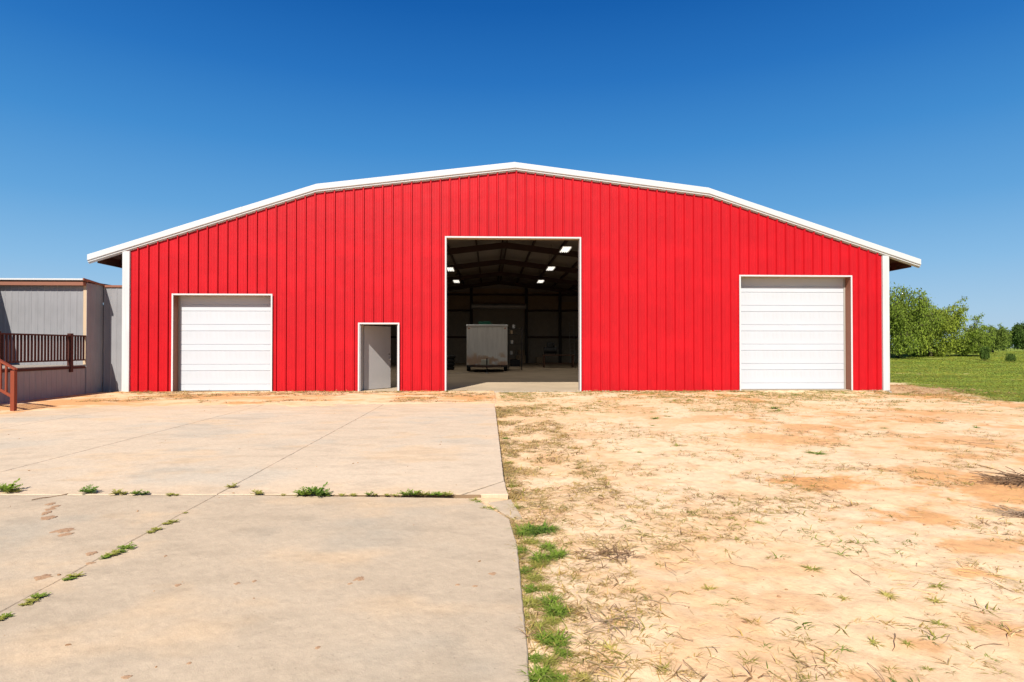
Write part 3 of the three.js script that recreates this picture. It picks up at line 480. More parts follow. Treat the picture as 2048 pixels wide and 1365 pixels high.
{
  const d = thing('porch_deck', 'raised redwood porch deck with slim baluster railing on the grey house', 'deck');
  const y = 0.86, z0 = HZ + 0.06, z1 = HZ + 5.95, X = HX;
  for (let k = 0; k < 18; k++) part('deck_board', rb(-15.5 + k * 0.142, -15.5 + k * 0.142 + 0.136, y, y + 0.03, z0, z1, 0.004), M.deckBoard, d);
  part('rim_board', rb(X - 0.03, X + 0.03, y - 0.07, y - 0.001, z0, z1, 0.004), M.shadedRedwood, d);
  part('rim_board', rb(-15.5, X - 0.035, y - 0.2, y - 0.001, z1 - 0.04, z1, 0.004), M.shadedRedwood, d);
  const end = 5.35;
  part('top_rail', rb(X - 0.045, X + 0.045, 1.735, 1.775, z0, end, 0.006), M.shadedRedwood, d);
  part('bottom_rail', rb(X - 0.02, X + 0.02, 1.02, 1.06, z0, end, 0.005), M.shadedRedwood, d);
  for (const z of [1.4, 3.95, 5.4]) part('post', rb(X - 0.055, X + 0.055, 0.7, 1.82, z - 0.055, z + 0.055, 0.008), M.shadedRedwood, d);
  for (let z = z0 + 0.06; z < end - 0.05; z += 0.118) if (Math.abs(z - 1.4) > 0.08 && Math.abs(z - 3.95) > 0.08) part('baluster', rb(X - 0.02, X + 0.02, 1.06, 1.735, z - 0.02, z + 0.02, 0.004), M.shadedRedwood, d);
  for (const x of [-15.3, -14.1]) for (const z of [2.6, 4.6, 6.4]) part('pier', bx(x - 0.06, x + 0.06, 0, y - 0.001, z - 0.06, z + 0.06), M.wood, d);
  const s = thing('porch_stairs', 'redwood porch stairs with a sloping handrail and end post', 'stairs');
  for (let k = 0; k < 4; k++) part('tread', rb(X + 0.05 + k * 0.28, X + 0.36 + k * 0.28, 0.69 - k * 0.172, 0.73 - k * 0.172, 5.56, 6.62, 0.006), M.redwood, s);
  for (const z of [5.5, 6.63]) { const g = new THREE.ExtrudeGeometry(new THREE.Shape([[X + 0.035, 0.78], [X + 0.035, 0.45], [-12.1, -0.01], [-11.72, -0.01], [-11.72, 0.1]].map(p => new THREE.Vector2(...p))), { depth: 0.04, bevelEnabled: false }); g.translate(0, 0, z); part('stringer', g, M.redwood, s); }
  part('handrail', bar([X + 0.06, 1.80, 5.45], [-11.33, 0.925, 5.45], 0.09, 0.04), M.redwood, s);
  part('lower_rail', bar([X + 0.06, 1.19, 5.45], [-11.42, 0.33, 5.45], 0.04, 0.06), M.redwood, s);
  part('post', rb(-11.425, -11.335, -0.05, 0.9, 5.405, 5.495, 0.008), M.redwood, s);
  for (let k = 1; k < 12; k++) { const x = lerp(X + 0.06, -11.42, k / 12), yb = lerp(1.2, 0.34, k / 12), yt = lerp(1.78, 0.96, k / 12); part('baluster', bx(x - 0.018, x + 0.018, yb, yt, 5.43, 5.466), M.redwood, s); }
}

// ---------------------------------------------------------------- trees and shrubs beyond the meadow
const leafTones = [[0.19, 0.255, 0.032], [0.16, 0.215, 0.034], [0.255, 0.31, 0.036], [0.085, 0.14, 0.022]];
function leafMat(rgb) { const m = new THREE.MeshPhysicalMaterial({ roughness: 0.9, specularIntensity: 0.2, transmission: 0.35, thickness: 0, side: THREE.DoubleSide, vertexColors: true }); m.color.setRGB(...rgb); return m; }
const crownMat = leafMat([1, 1, 1]), barkMat = std([0.09, 0.065, 0.045], 0.95, { map: grainTile });
function makeTree(name, label, base, height, spread, seed, tone, o = {}) {
  const r = rng(seed), t = thing(name, label, o.category ?? 'tree', base, 0, o.group), limbs = [], tips = [];
  const stems = o.stems ?? 3;
  for (let s = 0; s < stems; s++) {
    const a = r() * 6.28, lean = 0.15 + 0.4 * r(), h = height * (0.4 + 0.2 * r());
    let p = new THREE.Vector3((r() - .5) * 0.3, -0.15, (r() - .5) * 0.3), d = new THREE.Vector3(Math.cos(a) * lean, 1, Math.sin(a) * lean).normalize(), rad = height * 0.022;
    const grow = (p, d, len, rad, depth) => {
      const q = p.clone().addScaledVector(d, len); limbs.push(cyl(p.toArray(), q.toArray(), rad, rad * 0.65, 6));
      if (depth === 0) { tips.push([q, d]); return; }
      if (depth < 3) tips.push([p.clone().lerp(q, 0.6 + 0.4 * r()), d]);
      const n = 2 + (r() < 0.6 ? 1 : 0);
      for (let k = 0; k < n; k++) { const v = new THREE.Vector3(r() - .5, (r() - .42) * 0.9, r() - .5).normalize(), e = d.clone().multiplyScalar(0.6).addScaledVector(v, 0.85); e.x *= spread; e.z *= spread; e.y = e.y * 0.75 + 0.05; e.normalize(); grow(q, e, len * (0.62 + 0.25 * r()), rad * 0.62, depth - 1); }
    };
    grow(p, d, h * 0.5, rad, 4);
  }
  for (let k = 0; k < (o.wisps ?? 0); k++) { // long whippy shoots above and beside the crown
    let top = tips[0]; for (let i = 0; i < 5; i++) { const c = tips[r() * tips.length | 0]; if (c[0].y + 0.8 * Math.abs(c[0].x) > top[0].y + 0.8 * Math.abs(top[0].x)) top = c; }
    let p = top[0].clone(); const side = p.x >= 0 ? 1 : -1, d = new THREE.Vector3(side * (0.4 + r()), 0.35 + 0.7 * r(), r() - .5).normalize();
    for (let i = 0; i < 5; i++) { const q = p.clone().addScaledVector(d, height * 0.045); limbs.push(cyl(p.toArray(), q.toArray(), 0.018 - i * 0.003, 0.015 - i * 0.003, 5)); d.y -= 0.12; d.normalize(); tips.push([q, d, 0.3]); p = q; }
  }
  part('trunk', limbs, barkMat, t);
  // leaves: hanging sprays round the limb tips and outer limbs
  let lo = Infinity, hi = -Infinity; for (const [q] of tips) { lo = Math.min(lo, q.y); hi = Math.max(hi, q.y); }
  const scaleY = height / hi, pos = [], col = [], nTips = tips.length, per = Math.round((o.leaves ?? 14000) / nTips);
  const size = o.leaf ?? 0.17, c = new THREE.Vector3(), ax = new THREE.Vector3(), bx_ = new THREE.Vector3();
  for (const [q, d, thin = 1] of tips) {
    const tw = 0.7 + 0.6 * r(), R = height * (0.05 + 0.055 * r()) * (thin < 1 ? 0.45 : 1);
    for (let k = 0; k < per * thin; k++) {
      const u = r(), th = r() * 6.28, rr = R * Math.pow(r(), 0.6), cz = 2 * r() - 1, sq = Math.sqrt(1 - cz * cz);
      c.set(q.x + rr * sq * Math.cos(th) * 1.3, q.y + rr * cz * 0.8 - (o.droop ?? 0.4) * R * u * u, q.z + rr * sq * Math.sin(th) * 1.3);
      if (o.skirt && r() < o.skirt) c.y = lerp(0.25, c.y, Math.pow(r(), 0.6));
      if (c.y < 0.1) c.y = 0.1 + r() * 0.3;
      const l = size * (0.6 + 0.8 * r()), w = l * 0.45;
      ax.set(r() - .5, r() - .8, r() - .5).normalize().multiplyScalar(l); bx_.set(r() - .5, r() - .5, r() - .5).cross(ax).normalize().multiplyScalar(w);
      const A = [c.x, c.y, c.z], B = [c.x + ax.x * .5 + bx_.x * .5, c.y + ax.y * .5 + bx_.y * .5, c.z + ax.z * .5 + bx_.z * .5], C = [c.x + ax.x, c.y + ax.y, c.z + ax.z], D = [c.x + ax.x * .5 - bx_.x * .5, c.y + ax.y * .5 - bx_.y * .5, c.z + ax.z * .5 - bx_.z * .5];
      pos.push(...A, ...B, ...C, ...A, ...C, ...D);
      const v = (0.75 + 0.5 * r()) * tw; for (let i = 0; i < 6; i++) col.push(tone[0] * v, tone[1] * v, tone[2] * v);
    }
  }
  const g = geoFrom(pos); g.setAttribute('color', new THREE.Float32BufferAttribute(col, 3)); part('crown', g, crownMat, t);
  t.scale.set(1, scaleY, 1); t.updateMatrixWorld();
  return t;
}
const spot = (u, dist) => { const r = ray(u, 695); r.y = 0; r.normalize().multiplyScalar(dist / Math.cos(Math.atan((u - 1024) / FOCAL))); const x = EYE.x + r.x, z = EYE.z + r.z; return [x, groundHeight(x, z), z]; };
const tg = 'trees beyond the meadow';
makeTree('mesquite_tree', 'tall feathery green tree rising directly behind the barn corner', spot(1798, 56), 6.9, 1.25, 11, leafTones[0], { group: tg, leaves: 26000, skirt: 0.3, stems: 4, droop: 0.9, wisps: 10 });
makeTree('mesquite_tree', 'bushy yellow green tree with foliage down to the grass', spot(1862, 58), 5.9, 1.5, 23, leafTones[2], { group: tg, leaves: 26000, skirt: 0.35, stems: 4, droop: 0.8, wisps: 9 });
makeTree('mesquite_tree', 'tree with thin wispy branches reaching out against the sky', spot(1928, 60), 4.6, 1.7, 37, leafTones[0], { group: tg, leaves: 18000, skirt: 0.3, stems: 4, droop: 0.8, wisps: 16 });
makeTree('mesquite_tree', 'low grey green tree behind the wispy branched one', spot(1985, 78), 3.6, 1.6, 41, leafTones[1], { group: tg, leaves: 13000, skirt: 0.35, stems: 3, leaf: 0.16 });
makeTree('live_oak', 'rounded dark green tree standing over a shaded hollow', spot(2050, 88), 5.0, 1.25, 53, leafTones[3], { group: tg, leaves: 20000, skirt: 0.2, stems: 3, leaf: 0.2, droop: 0.2 });
makeTree('live_oak', 'small distant dark tree in the gap of the treeline', spot(2008, 120), 4.6, 1.5, 59, leafTones[3], { group: tg, leaves: 9000, skirt: 0.3, stems: 3, leaf: 0.24, droop: 0.2 });
makeTree('live_oak', 'wide distant tree closing the view behind the dark one', spot(2100, 130), 5.4, 1.6, 67, leafTones[1], { group: tg, leaves: 10000, skirt: 0.3, stems: 3, leaf: 0.24, droop: 0.2 });
makeTree('round_shrub', 'small round dark shrub alone in the meadow, the wider one', spot(1970, 52), 0.6, 1.15, 76, leafTones[3], { category: 'shrub', group: 'shrubs in the meadow', leaves: 2500, leaf: 0.07, stems: 4, skirt: 0.4 });
makeTree('round_shrub', 'small round dark shrub alone in the meadow, the taller one', spot(2022, 50), 0.7, 0.95, 73, leafTones[3], { category: 'shrub', group: 'shrubs in the meadow', leaves: 2500, leaf: 0.07, stems: 4, skirt: 0.4 });

// ---------------------------------------------------------------- weeds, grass, twigs and litter on the ground
function bladeTuft(seed, n, len, spread, lie = 0.5, width = 0.004) { // bent blades
  const r = rng(seed), pos = [];
  for (let k = 0; k < n; k++) {
    const a = r() * 6.283, l = len * (0.45 + 0.75 * r()), up = 1 - lie * (0.5 + r()), b = spread * Math.sqrt(r()), ba = r() * 6.283;
    const x0 = Math.cos(ba) * b, z0 = Math.sin(ba) * b, dx = Math.cos(a), dz = Math.sin(a), w = width * (0.6 + 0.8 * r());
    let px = x0, py = -0.004, pz = z0, el = Math.asin(clamp(up, 0.05, 0.98)), seg = 3;
    for (let s = 0; s < seg; s++) {
      const e = Math.max(-0.25, el - s * (0.25 + 0.35 * r())), L = l / seg, qx = px + dx * Math.cos(e) * L, qy = Math.max(0.002, py + Math.sin(e) * L), qz = pz + dz * Math.cos(e) * L;
      const w0 = w * (1 - s / seg), w1 = w * (1 - (s + 1) / seg), sx = -dz, sz = dx;
      pos.push(px - sx * w0, py, pz - sz * w0, px + sx * w0, py, pz + sz * w0, qx + sx * w1, qy, qz + sz * w1);
      if (s < seg - 1) pos.push(px - sx * w0, py, pz - sz * w0, qx + sx * w1, qy, qz + sz * w1, qx - sx * w1, qy, qz - sz * w1);
      px = qx; py = qy; pz = qz;
    }
  }
  return geoFrom(pos);
}
function leafyWeed(seed, stems, len, leaf) { // low stems with small paired leaves
  const r = rng(seed), pos = [];
  for (let s = 0; s < stems; s++) {
    const a = r() * 6.283, L = len * (0.5 + 0.6 * r()), rise = 0.25 + 0.75 * r(), dx = Math.cos(a), dz = Math.sin(a), n = 7 + (r() * 5 | 0);
    const P = t => [dx * L * t * (1.15 - 0.4 * rise), 0.004 + L * rise * (t - 0.35 * t * t), dz * L * t * (1.15 - 0.4 * rise)];
    for (let k = 0; k < n; k++) {
      const p = P(k / n), q = P((k + 1) / n), w = 0.0014; pos.push(p[0] - dz * w, p[1], p[2] + dx * w, p[0] + dz * w, p[1], p[2] - dx * w, q[0], q[1], q[2]);
      for (const side of [-1, 1]) {
        const l = leaf * (0.6 + 0.7 * r()), b = a + side * (0.7 + 0.6 * r()), lx = Math.cos(b), lz = Math.sin(b), up = 0.1 + 0.6 * r(), wd = l * 0.3;
        const tip = [q[0] + lx * l, q[1] + up * l, q[2] + lz * l], m1 = [q[0] + lx * l * .5 - lz * wd, q[1] + up * l * .62, q[2] + lz * l * .5 + lx * wd], m2 = [q[0] + lx * l * .5 + lz * wd, q[1] + up * l * .62, q[2] + lz * l * .5 - lx * wd], mid = [q[0] + lx * l * .5, q[1] + up * l * .42, q[2] + lz * l * .5];
        pos.push(...q, ...m1, ...mid, ...m1, ...tip, ...mid, ...q, ...mid, ...m2, ...mid, ...tip, ...m2);
      }
    }
  }
  return geoFrom(pos);
}
function plantMat(rgb) { const m = new THREE.MeshPhysicalMaterial({ roughness: 0.8, specularIntensity: 0.2, transmission: 0.3, thickness: 0, side: THREE.DoubleSide }); m.color.setRGB(...rgb); return m; }
const P_ = { green: plantMat([0.2, 0.28, 0.033]), olive: plantMat([0.36, 0.34, 0.07]), yellow: plantMat([0.48, 0.40, 0.10]), dark: plantMat([0.13, 0.22, 0.03]), straw: plantMat([0.5, 0.37, 0.16]) };
const leafyGeo = [3, 8, 14, 21].map(s => leafyWeed(s, 22, 0.10, 0.022)), grassGeo = [31, 42, 53, 64].map(s => bladeTuft(s, 130, 0.13, 0.06, 0.42, 0.005)), sparseGeo = [75, 86, 97].map(s => bladeTuft(s, 34, 0.11, 0.025, 0.6, 0.005));
let plantNo = 0;
function plant(kind, u, v, wpx, matKey, label, group, name, squash = 1, y) {
  const p = atY(u, v), W = atY(u + wpx, v).x - p.x, set = kind === 'leafy' ? leafyGeo : kind === 'grass' ? grassGeo : sparseGeo, base = kind === 'leafy' ? 0.21 : kind === 'grass' ? 0.24 : 0.18;
  const m = single(name, set[plantNo % set.length], P_[matKey], `${{ green: 'bright green', olive: 'olive coloured', yellow: 'yellowish', dark: 'dark green' }[matKey]} ${label}`, 'weed', group), s = W / base * (kind === 'leafy' ? 1.32 : 1.65);
  const onSlab = p.x < slabRight(p.z) - 0.05 && p.z > sandEdge(p.x);
  m.position.set(p.x, y ?? (onSlab ? -0.002 : groundHeight(p.x, p.z)), p.z); m.rotation.y = (plantNo * 2.399) % 6.283; m.scale.set(s, s * squash, s); plantNo++; return m;
}
{
  const G1 = 'weeds in the cross joint', L1 = 'small leafy weed sprouting from the cross joint of the concrete';
  for (const [u, v, w, mk, sq] of [[178, 987, 32, 'dark', 1], [232, 989, 22, 'olive', 1], [247, 989, 16, 'olive', .8], [272, 990, 20, 'green', 1], [287, 990, 20, 'dark', .9], [340, 991, 16, 'olive', .6], [352, 991, 12, 'olive', .6], [515, 990, 20, 'olive', 1], [567, 992, 10, 'olive', 1], [683, 992, 14, 'olive', .7], [706, 992, 16, 'olive', .7], [738, 992, 15, 'green', 1.2], [748, 992, 14, 'olive', .8], [775, 992, 14, 'olive', .7], [790, 992, 14, 'olive', .6]]) plant('leafy', u, v, w, mk, L1, G1, 'joint_weed', sq);
  const G2 = 'clumps of the big weed mat', L2 = 'dense weed clump, part of the longest row on the cross joint';
  for (const [u, w, mk, sq] of [[603, 28, 'green', .8], [617, 34, 'green', 1.1], [634, 38, 'dark', 1.2], [650, 24, 'green', .8]]) plant('leafy', u, 992, w, mk, 'dense weed clump in the tallest weed patch on the cross joint', G2, 'joint_weed', sq);
  for (const [u, w, mk, sq] of [[812, 24, 'green', 1], [828, 26, 'green', 1], [846, 24, 'olive', .9], [862, 22, 'green', .7], [880, 24, 'green', .7], [896, 22, 'olive', .8]]) plant('leafy', u, 992, w, mk, L2, 'clumps of the long weed row', 'joint_weed', sq);
  plant('leafy', 10, 984, 42, 'green', 'broad leafy weed where two concrete joints meet', null, 'joint_weed', 1); plant('leafy', 26, 985, 26, 'olive', 'weed leaning against the broad leafy weed', null, 'joint_weed', .8);
  plant('leafy', 463, 976, 18, 'olive', 'tiny weed where the lengthwise joint meets the cross joint', null, 'joint_weed', 1);
  const G3 = 'weeds along the lengthwise joint', L3 = 'low weed growing along the lengthwise joint of the near slab';
  for (const [u, v, w, mk] of [[370, 1027, 9, 'olive'], [346, 1045, 18, 'olive'], [334, 1049, 16, 'olive'], [313, 1061, 18, 'olive'], [302, 1066, 16, 'olive'], [252, 1098, 26, 'green'], [238, 1106, 22, 'green'], [224, 1111, 24, 'olive'], [210, 1117, 20, 'green'], [150, 1154, 24, 'olive'], [138, 1160, 20, 'green'], [78, 1196, 26, 'green'], [64, 1204, 24, 'olive'], [50, 1211, 18, 'olive'], [8, 1236, 24, 'green'], [-4, 1242, 20, 'olive']]) plant('leafy', u, v, w, mk, L3, G3, 'joint_weed', .7);
  const G4 = 'weeds in the broken slab corner'; for (const [u, v, w, mk] of [[950, 1000, 18, 'olive'], [958, 1004, 14, 'green'], [972, 1016, 18, 'olive'], [985, 1018, 16, 'green']]) plant('sparse', u, v, w, mk, 'thin weed sprouting from the broken slab corner', G4, 'corner_weed', 1);
  const G5 = 'grass clumps along the slab edge', L5 = 'grass clump at the edge of the near concrete slab';
  for (const [u, v, w, mk, sq] of [[1050, 1058, 40, 'green', .9], [1075, 1058, 46, 'dark', .9], [1097, 1056, 34, 'green', .8], [1040, 1096, 28, 'green', .8], [1085, 1112, 42, 'green', .9], [1076, 1120, 34, 'olive', .7], [1116, 1104, 36, 'green', 1], [1050, 1136, 30, 'green', .8], [1058, 1200, 40, 'olive', .8], [1048, 1225, 30, 'olive', .6], [1100, 1195, 40, 'green', .9], [1112, 1216, 48, 'green', 1], [1106, 1236, 32, 'olive', .7], [1092, 1276, 40, 'green', .9], [1115, 1280, 46, 'green', 1], [1100, 1316, 34, 'olive', .8], [1078, 1348, 52, 'green', 1], [1090, 1372, 50, 'green', 1], [1100, 1340, 34, 'olive', .7], [1166, 1350, 30, 'yellow', .9], [1172, 1364, 30, 'olive', .9], [1062, 1080, 30, 'olive', .7], [1096, 1090, 30, 'green', .8], [1070, 1150, 34, 'olive', .7], [1060, 1172, 30, 'green', .7], [1090, 1168, 30, 'olive', .7], [1080, 1248, 34, 'olive', .7], [1125, 1300, 30, 'green', .8], [1072, 1310, 30, 'green', .8], [1120, 1350, 34, 'green', .9], [1046, 1065, 26, 'green', .8], [1030, 1010, 22, 'olive', .8], [1024, 960, 18, 'olive', .8], [1018, 915, 16, 'olive', .8], [1012, 870, 14, 'green', .8]]) plant('grass', u, v, w, mk, L5, G5, 'grass_clump', sq);
  const G6 = 'green tufts scattered on the sand', L6 = 'small tuft standing alone on the open sand';
  for (const [u, v, w, mk] of [[1312, 836, 18, 'green'], [1306, 850, 10, 'green'], [1335, 832, 14, 'green'], [1355, 890, 22, 'olive'], [1278, 903, 14, 'olive'], [1190, 890, 12, 'olive'], [1632, 906, 30, 'green'], [1622, 905, 16, 'olive'], [1548, 816, 22, 'dark'], [1556, 819, 16, 'green'], [1590, 790, 20, 'green'], [1660, 787, 16, 'olive'], [1690, 786, 16, 'green'], [1524, 789, 16, 'olive'], [1725, 786, 18, 'olive'], [1770, 856, 14, 'dark'], [1882, 845, 16, 'dark'], [1955, 855, 18, 'dark'], [1800, 818, 14, 'olive'], [1930, 804, 14, 'green'], [1520, 1044, 20, 'olive'], [1465, 1034, 14, 'olive'], [1475, 1046, 12, 'olive'], [1252, 790, 14, 'olive'], [1440, 790, 18, 'olive'], [1380, 800, 16, 'olive'], [1130, 826, 14, 'olive'], [600, 787, 16, 'olive'], [796, 786, 14, 'olive'], [893, 786, 12, 'dark'], [690, 786, 10, 'olive'], [545, 787, 10, 'olive'], [1625, 1134, 28, 'olive'], [1778, 1188, 32, 'yellow'], [1870, 1195, 34, 'yellow'], [1878, 1168, 28, 'olive'], [1880, 1238, 26, 'olive'], [1815, 1282, 22, 'olive'], [1750, 1280, 26, 'olive'], [1420, 1170, 26, 'yellow'], [1690, 1190, 24, 'yellow'], [1225, 1292, 40, 'yellow'], [1330, 1330, 26, 'olive'], [1285, 1066, 16, 'yellow'], [1855, 1330, 18, 'olive'], [1350, 800, 14, 'olive'], [1200, 803, 16, 'yellow']]) plant('sparse', u, v, w, mk, L6, G6, 'sand_tuft', .7);
}
// uncountable dry grass and straw
{
  const r = rng(99), m4 = new THREE.Matrix4(), q = new THREE.Quaternion(), e = new THREE.Euler(), S = new THREE.Vector3(), V = new THREE.Vector3();
  const lists = [[], [], []];
  const put = (k, x, z, s, tone, yaw = r() * 6.283) => lists[k].push([x, groundHeight(x, z), z, s, yaw, tone]);
  const tones = { straw: [0.5, 0.36, 0.15], pale: [0.5, 0.38, 0.18], brown: [0.27, 0.16, 0.075], tan: [0.38, 0.25, 0.12], olive: [0.30, 0.26, 0.06], green: [0.18, 0.24, 0.04], gold: [0.46, 0.31, 0.09] };
  const pick = a => { const k = a[r() * a.length | 0], t = tones[k], v = 0.75 + 0.5 * r(); return t.map(c => c * v); };
  // dense dry strip along the slab edge
  for (let i = 0; i < 5200; i++) { const z = 4.8 + 12.2 * r(), x = slabRight(z) + 0.03 + Math.pow(r(), 1.8) * (z < 13.3 ? 1.1 : 0.75); if (fbm(x * 2.2, z * 1.6 + 3, 3) < 0.30 + 0.25 * r()) continue; put(r() * 3 | 0, x, z, (z < 13.3 ? 0.95 : 0.62) * (0.5 + 0.8 * r()), pick(['straw', 'gold', 'olive', 'gold', 'pale', 'straw', 'brown'])); }
  // thin growth before the barn and across the yard, in drifts
  for (let i = 0; i < 14000; i++) { const x = -0.5 + 14 * r(), z = 0.15 + 6 * Math.pow(r(), 1.4), d = fbm(x * 0.9 + 8, z * 1.3, 4); if (d < 0.43 + 0.02 * z + 0.16 * (r() - 0.5) && r() < 0.93) continue; put(r() * 3 | 0, x, z, 0.55 + 0.9 * r() * r() + 0.1, pick(['olive', 'olive', 'straw', 'gold', 'green'])); }
  for (let i = 0; i < 3800; i++) { const x = -12 + 11.3 * r(), z = 0.1 + 3.6 * Math.pow(r(), 1.5), d = fbm(x * 1.1 + 8, z * 1.9, 4); if (d < 0.52 + 0.1 * (r() - 0.5)) continue; put(r() * 3 | 0, x, z, 0.7 + 0.9 * r(), pick(['olive', 'straw', 'gold', 'brown', 'tan', 'brown'])); }
  for (let i = 0; i < 13000; i++) { const z = 6 + 11 * r(), x = -0.5 + (z > 12 ? 6.5 : 12.5) * r(), d = fbm(x * 1.25 + 3, z * 1.25 + 20, 4); if (d < 0.53 + 0.12 * (r() - 0.5)) continue; put(r() * 3 | 0, x, z, 0.35 + 0.6 * r(), pick(['straw', 'gold', 'olive', 'pale', 'brown', 'straw'])); }
  for (let i = 0; i < 520; i++) { const z = 13.6 + 3.3 * Math.pow(r(), 0.8), x = 0.1 + 4.6 * r(); if (fbm(x * 1.1 + 13, z * 1.1, 3) < 0.42) continue; put(r() * 3 | 0, x, z, 0.4 + 0.5 * r(), pick(['olive', 'gold', 'olive', 'straw', 'green'])); }
  for (let i = 0; i < 700; i++) { const x = -12 + 24 * r(), z = 0.08 + 0.25 * r() * r(); if ((x > -2.3 && x < 2.2) || (x > -5 && x < -3.6) || (x > -10.8 && x < -7.6) || fbm(x * 1.4 + 77, 3, 3) < 0.45) continue; put(r() * 3 | 0, x, z, 0.5 + 0.8 * r(), pick(['olive', 'green', 'straw', 'olive'])); }
  // soil rough beside the barn corner
  for (let i = 0; i < 900; i++) { const x = 11.2 + 5 * r(), z = -3 + 6 * r(); put(r() * 3 | 0, x, z, 0.5 + 0.7 * r(), pick(['brown', 'gold', 'olive', 'straw'])); }
  const geos = [bladeTuft(201, 10, 0.12, 0.03, 0.75, 0.0042), bladeTuft(202, 16, 0.09, 0.045, 0.85, 0.0038), bladeTuft(203, 8, 0.15, 0.02, 0.65, 0.0045)];
  lists.forEach((l, k) => {
    const im = new THREE.InstancedMesh(geos[k], plantMat([1, 1, 1]), l.length), c = new THREE.Color();
    l.forEach(([x, y, z, s, yaw, t], i) => { q.setFromEuler(e.set(0, yaw, 0)); im.setMatrixAt(i, m4.compose(V.set(x, y, z), q, S.setScalar(s))); im.setColorAt(i, c.setRGB(...t)); });
    im.name = numbered('dry_grass'); im.castShadow = im.receiveShadow = true; tag(im, 'sparse dry grass growing through the sandy yard', 'dry grass', null, 'stuff'); scene.add(im);
  });
  // straw, bark bits and crumbs lying flat
  const straw = (() => { const pos = [], seg = 4; for (let s = 0; s < seg; s++) { const a = s / seg - 0.5, b = (s + 1) / seg - 0.5, f = t => [t, 0.02 + 0.03 * Math.sin((t + .5) * 3), 0.12 * t * t]; const p = f(a), o = f(b), w = 0.014; pos.push(p[0], p[1], p[2] - w, p[0], p[1] + w, p[2], o[0], o[1] + w, o[2], p[0], p[1], p[2] - w, o[0], o[1] + w, o[2], o[0], o[1], o[2] - w, p[0], p[1] + w, p[2], p[0], p[1], p[2] + w, o[0], o[1], o[2] + w, p[0], p[1] + w, p[2], o[0], o[1], o[2] + w, o[0], o[1] + w, o[2]); } return geoFrom(pos); })();
  const list = [];
  for (let i = 0; i < 17000; i++) { const z = 4.5 + 12.6 * Math.pow(r(), 0.8), x = -0.55 + (z > 12.5 ? 6 : 13) * r(), d = fbm(x * 0.9 + 50, z * 0.9, 4); if (d < 0.40 + 0.2 * r()) continue; list.push([x, z, (0.045 + 0.11 * r() * r())]); }
  for (let i = 0; i < 1500; i++) { const z = 4.5 + 12.5 * r(), x = slabRight(z) + Math.pow(r(), 2) * 1.4; list.push([x, z, 0.03 + 0.07 * r()]); }
  const im = new THREE.InstancedMesh(straw, std([1, 1, 1], 0.9), list.length), c = new THREE.Color();
  list.forEach(([x, z, s], i) => { q.setFromEuler(e.set((r() - .5) * .3, r() * 6.283, (r() - .5) * .25)); im.setMatrixAt(i, m4.compose(V.set(x, groundHeight(x, z) + 0.001, z), q, S.set(s, s * (0.5 + r()), s * (0.6 + 0.9 * r())))); im.setColorAt(i, c.setRGB(...pick(['brown', 'straw', 'straw', 'gold', 'pale', 'gold', 'tan', 'pale', 'tan']))); });
  im.name = 'straw_litter'; im.castShadow = im.receiveShadow = true; tag(im, 'bits of straw and stalk littering the sand', 'straw litter', null, 'stuff'); scene.add(im);
  // clods and crumbs of red earth
  const clod = new THREE.IcosahedronGeometry(1, 1); { const p = clod.attributes.position; for (let i = 0; i < p.count; i++) { const n = 0.75 + 0.5 * vn(p.getX(i) * 2 + 9, p.getY(i) * 2 + p.getZ(i) * 3); p.setXYZ(i, p.getX(i) * n, p.getY(i) * n * 0.6, p.getZ(i) * n); } clod.computeVertexNormals(); }
  const cl = [];
  for (let i = 0; i < 3000; i++) { const z = 2 + 15 * r(), x = -0.5 + (z > 12 ? 6 : 13) * r(); if (fbm(x * 0.8 + 3, z * 0.8 + 1, 4) < 0.42) continue; cl.push([x, groundHeight(x, z), z, 0.003 + 0.012 * r() * r() * r() + (x > 6 && r() < .15 ? 0.015 * r() : 0)]); }
  for (let i = 0; i < 420; i++) { const z = 5.2 + 11.8 * r(), x = -11 + 10.2 * r(); if (fbm(x * 0.9, z * 0.9 + 30, 3) < 0.5) continue; cl.push([x, z < jointZ(x) ? 0.001 : -0.002, z, 0.003 + 0.007 * r() * r()]); }
  for (let i = 0; i < 700; i++) { const x = 12.3 + 3.2 * r(), z = -1.8 + 3.6 * r(); cl.push([x, groundHeight(x, z), z, 0.01 + 0.05 * r() * r() * r()]); }
  const ci = new THREE.InstancedMesh(clod, std([1, 1, 1], 0.95), cl.length);
  cl.forEach(([x, y, z, s], i) => { q.setFromEuler(e.set(0, r() * 6.283, 0)); ci.setMatrixAt(i, m4.compose(V.set(x, y + s * 0.2, z), q, S.set(s * (0.8 + r()), s, s))); const v = 0.7 + 0.5 * r(); ci.setColorAt(i, c.setRGB(0.36 * v, 0.2 * v, 0.1 * v)); });
  ci.name = 'earth_clods'; ci.castShadow = ci.receiveShadow = true; tag(ci, 'crumbs and clods of reddish earth on sand and concrete', 'earth clods', null, 'stuff'); scene.add(ci);
  // meadow grass
  const mg = [], mgGeo = bladeTuft(301, 16, 0.22, 0.12, 0.35, 0.009);
  for (let i = 0; i < 90000 && mg.length < 42000; i++) { const z = 5 - 75 * Math.pow(r(), 1.5), x = 12.5 + (14 + 55 * ss(0, -70, z) * 1.6) * r(), g = grassiness(x, z); if (g < 0.3 + 0.5 * r()) continue; mg.push([x, groundHeight(x, z), z, (0.5 + 0.7 * r()) * (0.55 + 0.6 * ss(0, -20, z)), g]); }
  const mi = new THREE.InstancedMesh(mgGeo, plantMat([1, 1, 1]), mg.length);
